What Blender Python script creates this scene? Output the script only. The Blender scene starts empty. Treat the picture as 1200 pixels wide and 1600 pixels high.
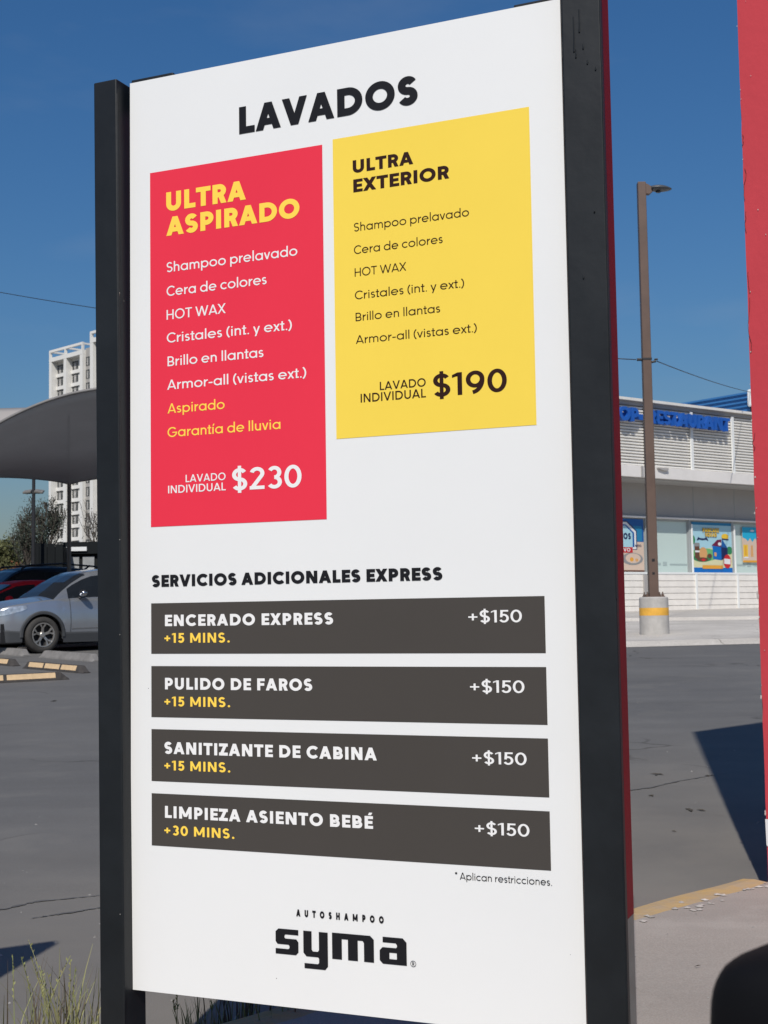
import bpy, bmesh, math, random
from math import radians as rad, sin, cos, pi, tan, atan2, hypot
from mathutils import Vector, Matrix
from mathutils.geometry import tessellate_polygon

# ------------------------------------------------------------------ camera, sky, sun, exposure
scene = bpy.context.scene
COL = scene.collection
CAM_H = 1.30
cam_d = bpy.data.cameras.new("camera")
cam_d.sensor_fit = 'VERTICAL'
cam_d.sensor_height = 36.0
cam_d.lens = 2090.7 / 1600 * 36.0
cam_d.clip_start = 0.02
cam_d.clip_end = 3000
cam_d.dof.use_dof = True
cam_d.dof.focus_distance = 3.5
cam_d.dof.aperture_fstop = 19.0
cam = bpy.data.objects.new("camera", cam_d)
COL.objects.link(cam)
right = Vector((0.9998817, 0.00112352, -0.01534035))
down = Vector((-0.01538144, 0.07303515, -0.99721075))
fwd = Vector((0.0, 0.99732873, 0.07304379))
cm = Matrix.Identity(4)
for i in range(3):
    cm[i][0] = right[i]; cm[i][1] = -down[i]; cm[i][2] = -fwd[i]
cm.translation = (0, 0, CAM_H)
cam.matrix_world = cm
scene.camera = cam

SUN_AZ = rad(190.0)      # clockwise from +Y
SUN_EL = rad(44.0)
w = bpy.data.worlds.new("World"); scene.world = w; w.use_nodes = True
nt = w.node_tree; nt.nodes.clear()
out = nt.nodes.new('ShaderNodeOutputWorld'); bg = nt.nodes.new('ShaderNodeBackground')
sky = nt.nodes.new('ShaderNodeTexSky'); sky.sky_type = 'NISHITA'; sky.sun_disc = False
sky.sun_elevation = SUN_EL; sky.sun_rotation = SUN_AZ
sky.altitude = 0; sky.air_density = 1.5; sky.dust_density = 1.0; sky.ozone_density = 10.0
bg.inputs['Strength'].default_value = 0.061
av = nt.nodes.new('ShaderNodeVectorMath'); av.operation = 'DOT_PRODUCT'; av.inputs[1].default_value = (1/3, 1/3, 1/3)
hs = nt.nodes.new('ShaderNodeMix'); hs.data_type = 'RGBA'; hs.clamp_factor = False; hs.inputs[0].default_value = 1.3
nt.links.new(sky.outputs[0], av.inputs[0]); nt.links.new(av.outputs['Value'], hs.inputs[6]); nt.links.new(sky.outputs[0], hs.inputs[7])
tn = nt.nodes.new('ShaderNodeVectorMath'); tn.operation = 'MULTIPLY'; tn.inputs[1].default_value = (1.04, 0.985, 1.05)
nt.links.new(hs.outputs[2], tn.inputs[0])
# a few thin wisps of cirrus in the sky
tco = nt.nodes.new('ShaderNodeTexCoord'); mpw = nt.nodes.new('ShaderNodeMapping'); mpw.inputs['Scale'].default_value = (5, 5, 16); mpw.inputs['Rotation'].default_value = (0, .12, 0)
nzw = nt.nodes.new('ShaderNodeTexNoise'); nzw.inputs['Scale'].default_value = 1.0; nzw.inputs['Detail'].default_value = 6; nzw.inputs['Roughness'].default_value = .5
crw = nt.nodes.new('ShaderNodeValToRGB'); crw.color_ramp.elements[0].position = .55; crw.color_ramp.elements[0].color = (0, 0, 0, 1); crw.color_ramp.elements[1].position = .8; crw.color_ramp.elements[1].color = (.11, .11, .11, 1)
mxw = nt.nodes.new('ShaderNodeMix'); mxw.data_type = 'RGBA'; mxw.inputs[7].default_value = (6.5, 7.0, 7.6, 1)
nt.links.new(tco.outputs['Generated'], mpw.inputs[0]); nt.links.new(mpw.outputs[0], nzw.inputs['Vector']); nt.links.new(nzw.outputs[0], crw.inputs[0])
nt.links.new(crw.outputs[0], mxw.inputs[0]); nt.links.new(tn.outputs[0], mxw.inputs[6]); nt.links.new(mxw.outputs[2], bg.inputs[0]); nt.links.new(bg.outputs[0], out.inputs[0])
sd = bpy.data.lights.new("sun", 'SUN'); sd.energy = 3.9; sd.angle = rad(0.5); sd.color = (1.0, 0.953, 0.885)
sun = bpy.data.objects.new("sun", sd); COL.objects.link(sun)
to_sun = Vector((sin(SUN_AZ)*cos(SUN_EL), cos(SUN_AZ)*cos(SUN_EL), sin(SUN_EL)))
sun.rotation_euler = to_sun.to_track_quat('Z', 'Y').to_euler()
sun.location = (0, 0, 30)
vs = scene.view_settings
vs.view_transform = 'Standard'; vs.look = 'None'; vs.exposure = 0.0; vs.gamma = 1.0
vs.use_curve_mapping = False

# ------------------------------------------------------------------ materials
def lin(r, g, b):
    f = lambda c: (c/255/12.92) if c/255 <= 0.04045 else ((c/255+0.055)/1.055)**2.4
    return (f(r), f(g), f(b))

def mat(name, col, rough=0.6, metal=0.0, var=0.0, vscale=3.0, bump=0.0, bscale=40.0, coat=0.0, spec=0.5, col2=None, stretch=None):
    m = bpy.data.materials.new(name); m.use_nodes = True
    n = m.node_tree.nodes; l = m.node_tree.links
    b = n['Principled BSDF']
    b.inputs['Base Color'].default_value = (*col, 1); b.inputs['Roughness'].default_value = rough
    b.inputs['Metallic'].default_value = metal
    b.inputs['Specular IOR Level'].default_value = spec
    if coat: b.inputs['Coat Weight'].default_value = coat; b.inputs['Coat Roughness'].default_value = 0.06
    tc = n.new('ShaderNodeTexCoord')
    src = tc.outputs['Object']
    if stretch:
        mp = n.new('ShaderNodeMapping'); mp.inputs['Scale'].default_value = stretch
        l.new(src, mp.inputs[0]); src = mp.outputs[0]
    if var > 0 or col2:
        nz = n.new('ShaderNodeTexNoise'); nz.inputs['Scale'].default_value = vscale; nz.inputs['Detail'].default_value = 8
        nz.inputs['Roughness'].default_value = 0.62
        l.new(src, nz.inputs['Vector'])
        cr = n.new('ShaderNodeValToRGB')
        c2 = col2 if col2 else tuple(c*(1-var) for c in col)
        c1 = col if col2 else tuple(min(1, c*(1+var)) for c in col)
        cr.color_ramp.elements[0].position = 0.32; cr.color_ramp.elements[0].color = (*c2, 1)
        cr.color_ramp.elements[1].position = 0.68; cr.color_ramp.elements[1].color = (*c1, 1)
        l.new(nz.outputs[0], cr.inputs[0]); l.new(cr.outputs[0], b.inputs['Base Color'])
        mr = n.new('ShaderNodeMapRange'); mr.inputs['To Min'].default_value = max(0.03, rough-0.08); mr.inputs['To Max'].default_value = min(1, rough+0.08)
        l.new(nz.outputs[0], mr.inputs[0]); l.new(mr.outputs[0], b.inputs['Roughness'])
    if bump > 0:
        nb = n.new('ShaderNodeTexNoise'); nb.inputs['Scale'].default_value = bscale; nb.inputs['Detail'].default_value = 5
        l.new(src, nb.inputs['Vector'])
        bp = n.new('ShaderNodeBump'); bp.inputs['Strength'].default_value = bump; bp.inputs['Distance'].default_value = 0.01
        l.new(nb.outputs[0], bp.inputs['Height']); l.new(bp.outputs[0], b.inputs['Normal'])
    return m

def ground_mat(name, base, dark, light, fine=220.0, grain=0.55, dust=None):
    """worn paving: blotches, dirt trails, fine aggregate and thin cracks"""
    m = bpy.data.materials.new(name); m.use_nodes = True
    n = m.node_tree.nodes; l = m.node_tree.links
    b = n['Principled BSDF']; b.inputs['Roughness'].default_value = 0.9; b.inputs['Specular IOR Level'].default_value = 0.25
    tc = n.new('ShaderNodeTexCoord'); P = tc.outputs['Object']
    def noise(s, d=6, vec=P):
        k = n.new('ShaderNodeTexNoise'); k.inputs['Scale'].default_value = s; k.inputs['Detail'].default_value = d
        k.inputs['Roughness'].default_value = 0.6; l.new(vec, k.inputs['Vector']); return k.outputs[0]
    def ramp(v, p0, c0, p1, c1):
        k = n.new('ShaderNodeValToRGB'); e = k.color_ramp.elements
        e[0].position = p0; e[0].color = (*c0, 1); e[1].position = p1; e[1].color = (*c1, 1)
        l.new(v, k.inputs[0]); return k.outputs[0]
    def mix(kind, f, a, c):
        k = n.new('ShaderNodeMix'); k.data_type = 'RGBA'; k.blend_type = kind
        if isinstance(f, float): k.inputs[0].default_value = f
        else: l.new(f, k.inputs[0])
        l.new(a, k.inputs[6]) if not isinstance(a, tuple) else setattr(k.inputs[6], 'default_value', (*a, 1))
        l.new(c, k.inputs[7]) if not isinstance(c, tuple) else setattr(k.inputs[7], 'default_value', (*c, 1))
        return k.outputs[2]
    c = ramp(noise(0.45), 0.3, dark, 0.7, base)
    c = mix('MIX', ramp(noise(1.7, 9), 0.52, (0, 0, 0), 0.72, (0.55, 0.55, 0.55)), c, light)
    mp = n.new('ShaderNodeMapping'); mp.inputs['Scale'].default_value = (0.25, 2.2, 1); mp.inputs['Rotation'].default_value = (0, 0, 0.25)
    l.new(P, mp.inputs[0])
    c = mix('MULTIPLY', 0.28, c, ramp(noise(0.8, 6, mp.outputs[0]), 0.30, (0.55, 0.54, 0.53), 0.60, (1, 1, 1)))
    c = mix('MULTIPLY', grain, c, ramp(noise(fine, 3), 0.35, (0.55, 0.55, 0.55), 0.66, (1.25, 1.25, 1.25)))
    vo = n.new('ShaderNodeTexVoronoi'); vo.feature = 'DISTANCE_TO_EDGE'; vo.inputs['Scale'].default_value = 0.32
    wv = n.new('ShaderNodeVectorMath'); wv.operation = 'ADD'; nv = n.new('ShaderNodeTexNoise'); nv.inputs['Scale'].default_value = 1.3
    sc = n.new('ShaderNodeVectorMath'); sc.operation = 'SCALE'; sc.inputs['Scale'].default_value = 0.9
    l.new(P, nv.inputs['Vector']); l.new(nv.outputs[1], sc.inputs[0]); l.new(P, wv.inputs[0]); l.new(sc.outputs[0], wv.inputs[1])
    l.new(wv.outputs[0], vo.inputs['Vector'])
    cr = ramp(vo.outputs['Distance'], 0.002, (0.45, 0.44, 0.43), 0.007, (1, 1, 1))
    gate = ramp(noise(0.5, 2), 0.5, (0, 0, 0), 0.58, (1, 1, 1))
    c = mix('MULTIPLY', gate, c, cr)
    if dust:   # fine dust blown against the kerb line
        dp = n.new('ShaderNodeVectorMath'); dp.operation = 'DOT_PRODUCT'; dp.inputs[1].default_value = dust[0]; l.new(P, dp.inputs[0])
        mr = n.new('ShaderNodeMapRange'); mr.interpolation_type = 'SMOOTHSTEP'
        mr.inputs['From Min'].default_value = dust[1]-5.0; mr.inputs['From Max'].default_value = dust[1]+.3; mr.inputs['To Max'].default_value = .85
        l.new(dp.outputs['Value'], mr.inputs[0])
        mu = n.new('ShaderNodeMath'); mu.operation = 'MULTIPLY'; l.new(mr.outputs[0], mu.inputs[0])
        l.new(ramp(noise(0.9, 7), 0.25, (.45, .45, .45), 0.6, (1, 1, 1)), mu.inputs[1])
        c = mix('MIX', mu.outputs[0], c, (0.225, 0.205, 0.175))
    l.new(c, b.inputs['Base Color'])
    bp = n.new('ShaderNodeBump'); bp.inputs['Strength'].default_value = 0.35; bp.inputs['Distance'].default_value = 0.006
    l.new(noise(fine*0.8, 4), bp.inputs['Height']); l.new(bp.outputs[0], b.inputs['Normal'])
    return m

M = {}
M['asphalt'] = ground_mat('asphalt', (0.160, 0.156, 0.149), (0.132, 0.129, 0.125), (0.195, 0.185, 0.168), dust=((0.6909, -0.723, 0), -3.256))
M['concrete'] = ground_mat('concrete', (0.43, 0.38, 0.325), (0.35, 0.315, 0.275), (0.54, 0.49, 0.43), 150, 0.28)
M['apron'] = ground_mat('apron_concrete', (0.60, 0.56, 0.50), (0.49, 0.455, 0.405), (0.70, 0.66, 0.60), 60)
M['kerb'] = mat('kerb_yellow', (0.50, 0.33, 0.12), 0.85, var=0.12, vscale=9, bump=0.4, col2=(0.40, 0.31, 0.20))
M['white'] = mat('white_panel', (0.785, 0.785, 0.765), 0.42, var=0.015, vscale=1.2, bump=0.015, bscale=3.0)
def add_specks(m, scale=16.0, keep=0.86):
    n = m.node_tree.nodes; l = m.node_tree.links; b = n['Principled BSDF']; src = b.inputs['Base Color'].links[0].from_socket
    tc = n.new('ShaderNodeTexCoord'); vo = n.new('ShaderNodeTexVoronoi'); vo.inputs['Scale'].default_value = scale; l.new(tc.outputs['Object'], vo.inputs['Vector'])
    a = n.new('ShaderNodeMath'); a.operation = 'LESS_THAN'; a.inputs[1].default_value = 0.022; l.new(vo.outputs['Distance'], a.inputs[0])
    sp = n.new('ShaderNodeSeparateColor'); l.new(vo.outputs['Color'], sp.inputs[0])
    g = n.new('ShaderNodeMath'); g.operation = 'GREATER_THAN'; g.inputs[1].default_value = keep; l.new(sp.outputs[0], g.inputs[0])
    k = n.new('ShaderNodeMath'); k.operation = 'MULTIPLY'; l.new(a.outputs[0], k.inputs[0]); l.new(g.outputs[0], k.inputs[1])
    x = n.new('ShaderNodeMix'); x.data_type = 'RGBA'; x.inputs[7].default_value = (.2, .19, .18, 1); l.new(k.outputs[0], x.inputs[0]); l.new(src, x.inputs[6]); l.new(x.outputs[2], b.inputs['Base Color'])
add_specks(M['white'])
M['red_print'] = mat('red_print', lin(229, 54, 74), 0.45, var=0.02, vscale=2, spec=0.15)
M['yellow_print'] = mat('yellow_print', lin(242, 210, 82), 0.45, var=0.02, vscale=2, spec=0.15)
M['grey_print'] = mat('grey_print', lin(72, 68, 64), 0.42, var=0.03, vscale=2, spec=0.15)
M['ink'] = mat('ink_black', lin(30, 30, 33), 0.45, var=0.05, spec=0.15)
M['ink_brown'] = mat('ink_brown', lin(48, 26, 20), 0.45, var=0.05, spec=0.15)
M['print_white'] = mat('print_white', (0.82, 0.81, 0.79), 0.45, var=0.02, spec=0.15)
M['print_yellow'] = mat('print_yellow', lin(255, 212, 84), 0.45, var=0.02, spec=0.15)
M['post'] = mat('post_black_paint', (0.010, 0.012, 0.014), 0.48, spec=0.3, var=0.25, vscale=4, bump=0.12, bscale=14)
M['post_red'] = mat('post_red_paint', (0.24, 0.006, 0.012), 0.6, spec=0.2, var=0.15, vscale=5, bump=0.1)
M['galv'] = mat('galvanised_steel', (0.24, 0.225, 0.20), 0.55, metal=0.3, var=0.25, vscale=6)
M['red_wall'] = mat('red_render', lin(206, 66, 74), 0.75, var=0.07, vscale=1.2, bump=0.12, bscale=26)
M['chip'] = mat('bare_render', (0.55, 0.5, 0.46), 0.9, var=0.2, vscale=30)
M['crack'] = mat('crack_dark', (0.07, 0.02, 0.02), 0.9)
M['dark'] = mat('dark_void', (0.01, 0.01, 0.011), 0.8)
M['black_plastic'] = mat('black_plastic', (0.018, 0.018, 0.02), 0.5, var=0.2, bump=0.1, bscale=120)

# ------------------------------------------------------------------ mesh helpers
class MB:
    def __init__(s): s.v = []; s.f = []
    def add(s, vs, fs):
        o = len(s.v); s.v += [tuple(p) for p in vs]; s.f += [tuple(i+o for i in f) for f in fs]; return s
    def box(s, x0, y0, z0, x1, y1, z1, mx=None):
        vs = [Vector(p) for p in ((x0,y0,z0),(x1,y0,z0),(x1,y1,z0),(x0,y1,z0),(x0,y0,z1),(x1,y0,z1),(x1,y1,z1),(x0,y1,z1))]
        if mx is not None: vs = [mx @ p for p in vs]
        return s.add(vs, [(3,2,1,0),(4,5,6,7),(0,1,5,4),(1,2,6,5),(2,3,7,6),(3,0,4,7)])
    def lathe(s, prof, n=24, axis='Z', c=(0,0,0), closed=False):
        vs = []; fs = []; k = len(prof)
        for i in range(n):
            a = 2*pi*i/n
            for r, h in prof:
                if axis == 'Z': p = (r*cos(a), r*sin(a), h)
                elif axis == 'Y': p = (r*cos(a), h, r*sin(a))
                else: p = (h, r*cos(a), r*sin(a))
                vs.append((p[0]+c[0], p[1]+c[1], p[2]+c[2]))
        for i in range(n):
            j = (i+1) % n
            for q in range(k-1 if not closed else k):
                q2 = (q+1) % k
                fs.append((i*k+q, j*k+q, j*k+q2, i*k+q2))
        return s.add(vs, fs)
    def tube(s, pts, r, n=8, r2=None, cap=True):
        pts = [Vector(p) for p in pts]; rings = []; vs = []; fs = []
        for i, p in enumerate(pts):
            d = (pts[min(i+1, len(pts)-1)] - pts[max(i-1, 0)]).normalized()
            a = d.cross(Vector((0,0,1)) if abs(d.z) < 0.95 else Vector((1,0,0))).normalized(); b = d.cross(a)
            t = i/(len(pts)-1); rr = r if r2 is None else r+(r2-r)*t
            for q in range(n):
                an = 2*pi*q/n; vs.append(p + a*rr*cos(an) + b*rr*sin(an))
        for i in range(len(pts)-1):
            for q in range(n):
                q2 = (q+1) % n; fs.append((i*n+q, i*n+q2, (i+1)*n+q2, (i+1)*n+q))
        if cap: fs.append(tuple(range(n-1, -1, -1))); fs.append(tuple((len(pts)-1)*n+q for q in range(n)))
        return s.add(vs, fs)
    def prism(s, poly, n0, n1, ax=lambda u, v, n: (u, n, v)):
        k = len(poly); vs = [ax(u, v, n0) for u, v in poly] + [ax(u, v, n1) for u, v in poly]
        tris = tessellate_polygon([[Vector((u, v, 0)) for u, v in poly]])
        fs = [tuple(t) for t in tris] + [tuple(i+k for i in reversed(t)) for t in tris]
        fs += [(i, (i+1) % k, (i+1) % k+k, i+k) for i in range(k)]
        return s.add(vs, fs)
    def flat(s, poly, n, ax=lambda u, v, n: (u, n, v), holes=()):
        loops = [[Vector((u, v, 0)) for u, v in poly]] + [[Vector((u, v, 0)) for u, v in h] for h in holes]
        al = [p for L in loops for p in L]
        return s.add([ax(p.x, p.y, n) for p in al], [tuple(t) for t in tessellate_polygon(loops)])
    def grid(s, rows):
        a = len(rows); b = len(rows[0])
        return s.add([p for r in rows for p in r], [(i*b+j, i*b+j+1, (i+1)*b+j+1, (i+1)*b+j) for i in range(a-1) for j in range(b-1)])
    def build(s, name, m, parent=None, smooth=False, bevel=0.0, solid=0.0, fix=True):
        me = bpy.data.meshes.new(name); me.from_pydata(s.v, [], s.f); me.update()
        if fix:
            bm = bmesh.new(); bm.from_mesh(me); bmesh.ops.recalc_face_normals(bm, faces=bm.faces); bm.to_mesh(me); bm.free()
        o = bpy.data.objects.new(name, me); COL.objects.link(o)
        me.materials.append(M[m] if isinstance(m, str) else m)
        if smooth:
            for p in me.polygons: p.use_smooth = True
        if bevel:
            b = o.modifiers.new('bevel', 'BEVEL'); b.width = bevel; b.segments = 2; b.limit_method = 'ANGLE'
        if solid:
            b = o.modifiers.new('solid', 'SOLIDIFY'); b.thickness = solid; b.offset = 0
        if parent is not None: o.parent = parent
        return o

def thing(name, label, cat, loc=(0,0,0), rz=0.0, group=None):
    o = bpy.data.objects.new(name, None); COL.objects.link(o); o.empty_display_size = 0.1
    o.location = loc; o.rotation_euler = (0, 0, rz); o['label'] = label; o['category'] = cat
    if group: o['group'] = group
    return o
def tag(o, label, cat, group=None):
    o['label'] = label; o['category'] = cat
    if group: o['group'] = group
    return o
def setting(o, kind='structure'):
    o['kind'] = kind; return o
def copy_tree(o, parent=None):
    c = o.copy(); COL.objects.link(c)
    if parent is not None: c.parent = parent
    for ch in list(o.children): copy_tree(ch, c)
    return c
def lerp_tab(tab, x):
    if x <= tab[0][0]: return tab[0][1]
    for (a, b), (c, d) in zip(tab, tab[1:]):
        if x <= c: return b + (d-b)*(x-a)/(c-a)
    return tab[-1][1]

# ------------------------------------------------------------------ stroke lettering (geometric sans, any weight)
def strip(pts, w, closed=False):
    pts = [p for i, p in enumerate(pts) if i == 0 or hypot(p[0]-pts[i-1][0], p[1]-pts[i-1][1]) > 1e-6]
    m = w/2; n = len(pts); L = []; R = []
    for i in range(n):
        p = pts[i]
        a = pts[i-1] if (i > 0 or closed) else None
        b = pts[(i+1) % n] if (i < n-1 or closed) else None
        def nrm(q, r):
            d = hypot(r[0]-q[0], r[1]-q[1]) or 1e-9; return (-(r[1]-q[1])/d, (r[0]-q[0])/d)
        if a is None: nx, ny = nrm(p, b); k = 1
        elif b is None: nx, ny = nrm(a, p); k = 1
        else:
            n1 = nrm(a, p); n2 = nrm(p, b); nx, ny = n1[0]+n2[0], n1[1]+n2[1]; d = hypot(nx, ny) or 1e-9
            nx, ny = nx/d, ny/d; k = min(2.2, 1/max(0.2, nx*n1[0]+ny*n1[1]))
        L.append((p[0]+nx*m*k, p[1]+ny*m*k)); R.append((p[0]-nx*m*k, p[1]-ny*m*k))
    q = [[R[i], R[i+1], L[i+1], L[i]] for i in range(n-1)]
    if closed: q.append([R[-1], R[0], L[0], L[-1]])
    return q
def arc(cx, cy, rx, ry, a0, a1, n=18):
    return [(cx+rx*cos(rad(a0+(a1-a0)*i/n)), cy+ry*sin(rad(a0+(a1-a0)*i/n))) for i in range(n+1)]

XH = 0.70
def glyph(ch, w):
    """list of strokes (each a list of quads) in cap-height units, advance, (left,right) bearing class"""
    m = w/2; S = []
    R = lambda a, b, c, d: S.append([[(a, b), (c, b), (c, d), (a, d)]])
    L = lambda pts: S.append(strip(pts, w))
    def D(x0, x1, y0=0.0, y1=1.0, k=1.0):
        h = w*k*hypot(x1-x0, y1-y0)/abs(y1-y0)/2
        S.append([[(x0-h, y0), (x0+h, y0), (x1+h, y1), (x1-h, y1)]])
    def hw(dx, dy, k=1.0): return w*k*hypot(dx, dy)/abs(dy)/2
    def ring(cx, cy, rx, ry): S.append(strip(arc(cx, cy, rx-m, ry-m, 0, 360, 36)[:-1], w, True))
    s, r, d = 's', 'r', 'd'
    if ch == ' ': return S, 0.26+0.1*w, (d, d)
    if ch in 'AÁ':
        W = .76+.75*w; h = hw(W/2, 1); D(h, W/2, 0, 1); D(W-h, W/2, 0, 1); R(W*.22, .22-m*.3, W*.78, .22+w*.75); return S, W, (d, d)
    if ch == 'V': W = .74+.75*w; h = hw(W/2, 1); D(W/2, h); D(W/2, W-h); return S, W, (d, d)
    if ch == 'W':
        W = 1.12+1.2*w; h = hw(W/4, 1); q = (W-2*h)/4; x = [h, h+q, h+2*q, h+3*q, h+4*q]
        for a, b in ((x[1], x[0]), (x[1], x[2]), (x[3], x[2]), (x[3], x[4])): D(a, b)
        return S, W, (d, d)
    if ch == 'X': W = .68+.7*w; h = hw(W*.6, 1); D(h, W-h); D(W-h, h); return S, W, (d, d)
    if ch in 'M': 
        W = .80+1.0*w; R(0, 0, w, 1); R(W-w, 0, W, 1); h = hw(W/2-w, .8, .9); D(W/2, h, .16, 1, .9); D(W/2, W-h, .16, 1, .9); return S, W, (s, s)
    if ch == 'N': W = .66+.75*w; R(0, 0, w, 1); R(W-w, 0, W, 1); h = hw(W-w, 1); D(W-h, h, 0, 1); return S, W, (s, s)
    if ch == 'Z': W = .58+.6*w; R(0, 0, W, w); R(0, 1-w, W, 1); h = hw(W*.7, 1); D(h, W-h, 0, 1); return S, W, (d, d)
    if ch == 'L': W = .42+.65*w; R(0, 0, w, 1); R(0, 0, W, w*.94); return S, W, (s, d)
    if ch == 'I': R(0, 0, w, 1); return S, w, (s, s)
    if ch == 'T': W = .58+.7*w; R(0, 1-w*.94, W, 1); R(W/2-m, 0, W/2+m, 1); return S, W, (d, d)
    if ch == 'H': W = .62+.7*w; R(0, 0, w, 1); R(W-w, 0, W, 1); R(0, .5-m*.9, W, .5+m*.9); return S, W, (s, s)
    if ch in 'EÉF':
        W = .46+.65*w; R(0, 0, w, 1); R(0, 1-w*.92, W, 1); R(0, .5-m*.9, W*.93, .5+m*.9)
        if ch != 'F': R(0, 0, W, w*.92)
        if ch == 'É': S.append([[(W*.40, 1.07), (W*.40+w*.9, 1.07), (W*.62+w*.8, 1.27), (W*.62-w*.2, 1.27)]])
        return S, W, (s, d)
    if ch == 'K':
        W = .60+.7*w; R(0, 0, w, 1); h = hw(W*.5, .55); D(w*.9, W-h, .42, 1); D(W-h, W*.36, 0, .62); return S, W, (s, d)
    if ch == 'Q':
        W = .90+.5*w; ring(W/2, .5, W/2, .515); S.append([[(W*.55, .26), (W*.55+w, .30), (W*.98, -.06), (W*.98-w, -.06)]]); return S, W, (r, r)
    if ch == 'O': W = .90+.5*w; ring(W/2, .5, W/2, .515); return S, W, (r, r)
    if ch == '0': W = .60+.5*w; ring(W/2, .5, W/2, .515); return S, W, (r, r)
    if ch == 'C': W = .80+.45*w; cx = .45+.25*w; L(arc(cx, .5, cx-m, .515-m, 42, 318, 30)); return S, W, (r, d)
    if ch == 'G':
        W = .86+.45*w; cx = .45+.25*w; L(arc(cx, .5, cx-m, .515-m, 40, 352, 32)); R(cx*1.02, .5-w*.75, cx*2-m*.1, .5+w*.1); return S, W, (r, s)
    if ch == 'D':
        W = .74+.6*w; cx = W*.42; p = [(m, m), (cx, m)] + arc(cx, .5, W-cx-m, .5-m, -90, 90, 20) + [(m, 1-m)]; S.append(strip(p, w)); R(0, 0, w, 1); return S, W, (s, r)
    if ch in 'PRB':
        W = .52+.68*w; ym = .42 if ch == 'P' else .45; y0 = ym; ry = (1-m-y0)/2; cx = W-m-ry*1.05
        L([(m, 1-m), (cx, 1-m)] + arc(cx, 1-m-ry, W-m-cx, ry, 90, -90, 14) + [(m, y0)]); R(0, 0, w, 1)
        if ch == 'R': h = hw(W*.4, .45); W2 = W*1.05; D(W2-h, W*.52, 0, y0+m)
        if ch == 'B':
            W2 = W*1.07; ry = (y0-m)/2+.001; cx = W2-m-ry*1.05; L([(m, y0), (cx, y0)] + arc(cx, m+ry, W2-m-cx, ry, 90, -90, 14) + [(m, m)])
            return S, W2, (s, r)
        return S, W*(1.05 if ch == 'R' else 1), (s, r if ch == 'P' else d)
    if ch == 'U':
        W = .62+.65*w; ry = (W-w)/2; L([(m, 1), (m, ry+m)] + arc(W/2, ry+m-.015, ry, ry, 180, 360, 20) + [(W-m, 1)]); return S, W, (s, s)
    if ch in 'S$':
        W = .54+.55*w; ry = (1.03-w)/4; rx = (W-w)/2; c1 = 1.015-m-ry; c2 = -.015+m+ry
        L(arc(W/2, c1, rx*.96, ry, 28, 262, 20) + arc(W/2, c2, rx, ry, 82, -152, 20))
        if ch == '$': q = w*.85; S.append([[(W/2-q/2, -.12), (W/2+q/2, -.12), (W/2+q/2, 1.12), (W/2-q/2, 1.12)]])
        return S, W, (r, r)
    if ch == '1': W = .26+.6*w; R(W-w, 0, W, 1); S.append([[(0, .80), (0, .80-w*.05+.02), (W-m, 1-w*.95), (W-m, 1)], [(0, .78), (W-w, 1-w*.9), (W-w, 1), (0, .78+w*.75)]]); return S, W, (d, s)
    if ch == '2':
        W = .52+.5*w; rx = (W-w)/2; cy = 1.015-m-rx*.95
        L(arc(W/2, cy, rx, rx*.95, 165, -38, 18) + [(m*1.5, m*1.3)]); R(0, 0, W, w*.95); return S, W, (r, r)
    if ch == '3':
        W = .52+.5*w; rx = (W-w)/2; ry = (1.03-w)/4; c1 = 1.015-m-ry; c2 = -.015+m+ry
        L(arc(W/2, c1, rx*.92, ry, 150, -90, 18)); L(arc(W/2, c2, rx, ry, 90, -150, 18)); return S, W, (r, r)
    if ch == '5':
        W = .50+.55*w; rx = (W-w)/2; ry = .335-m*.8; cy = -.015+m+ry; R(W*.14, 1-w*.92, W*.95, 1)
        S.append([[(W*.10, .42), (W*.10+w, .42), (W*.16+w, 1), (W*.16, 1)]]); L(arc(W/2-.01, cy, rx+.01, ry, 138, -152, 22)); return S, W, (r, r)
    if ch == '9':
        W = .58+.5*w; rx = (W-w)/2; ry = .335-m*.55; cy = 1.015-m-ry; S.append(strip(arc(W/2, cy, rx, ry, 0, 360, 30)[:-1], w, True))
        L([(W-m, cy)] + arc(W*.30, .62, W-m-W*.30, .635-m, 0, -84, 14)); return S, W, (r, r)
    if ch == '+': W = .50+.35*w; k = w*.82/2; R(0, .46-k, W, .46+k); S.append([[(W/2-k, .46-W/2), (W/2+k, .46-W/2), (W/2+k, .46+W/2), (W/2-k, .46+W/2)]]); return S, W, (r, s)
    if ch == '-': W = .34+.2*w; R(0, .34-m, W, .34+m); return S, W, (r, r)
    if ch == '.': k = w*1.1; S.append(strip(arc(k/2+.05, k/2-.01, k/4, k/4, 0, 360, 12)[:-1], k/2, True)); return S, k+.05, (r, r)
    if ch == '(': W = .20+w; L(arc(W+.28, .44, W+.28-m, .70, 128, 232, 14)); return S, W, (r, d)
    if ch == ')': W = .20+w; L([(W-x, y) for x, y in arc(W+.28, .44, W+.28-m, .70, 128, 232, 14)]); return S, W, (d, r)
    if ch == '*':
        W = .34+.2*w
        for a in (90, 162, 234, 306, 18): L([(W/2, .86), (W/2+.17*cos(rad(a)), .86+.17*sin(rad(a)))])
        return S, W, (d, d)
    X = XH; rr = (X+.02)/2; cy = X/2
    if ch in 'abdp':
        W = rr*1.94+.35*w; cx = W/2 if ch in 'bp' else W/2
        ring(cx, cy, W/2, rr)
        if ch == 'a': R(W-w, 0, W, X)
        if ch == 'd': R(W-w, 0, W, 1.06)
        if ch == 'b': R(0, 0, w, 1.06)
        if ch == 'p': R(0, -.28, w, X)
        return S, W, (s, r) if ch in 'bp' else (r, s)
    if ch == 'o': W = rr*2.02+.3*w; ring(W/2, cy, W/2, rr); return S, W, (r, r)
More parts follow.
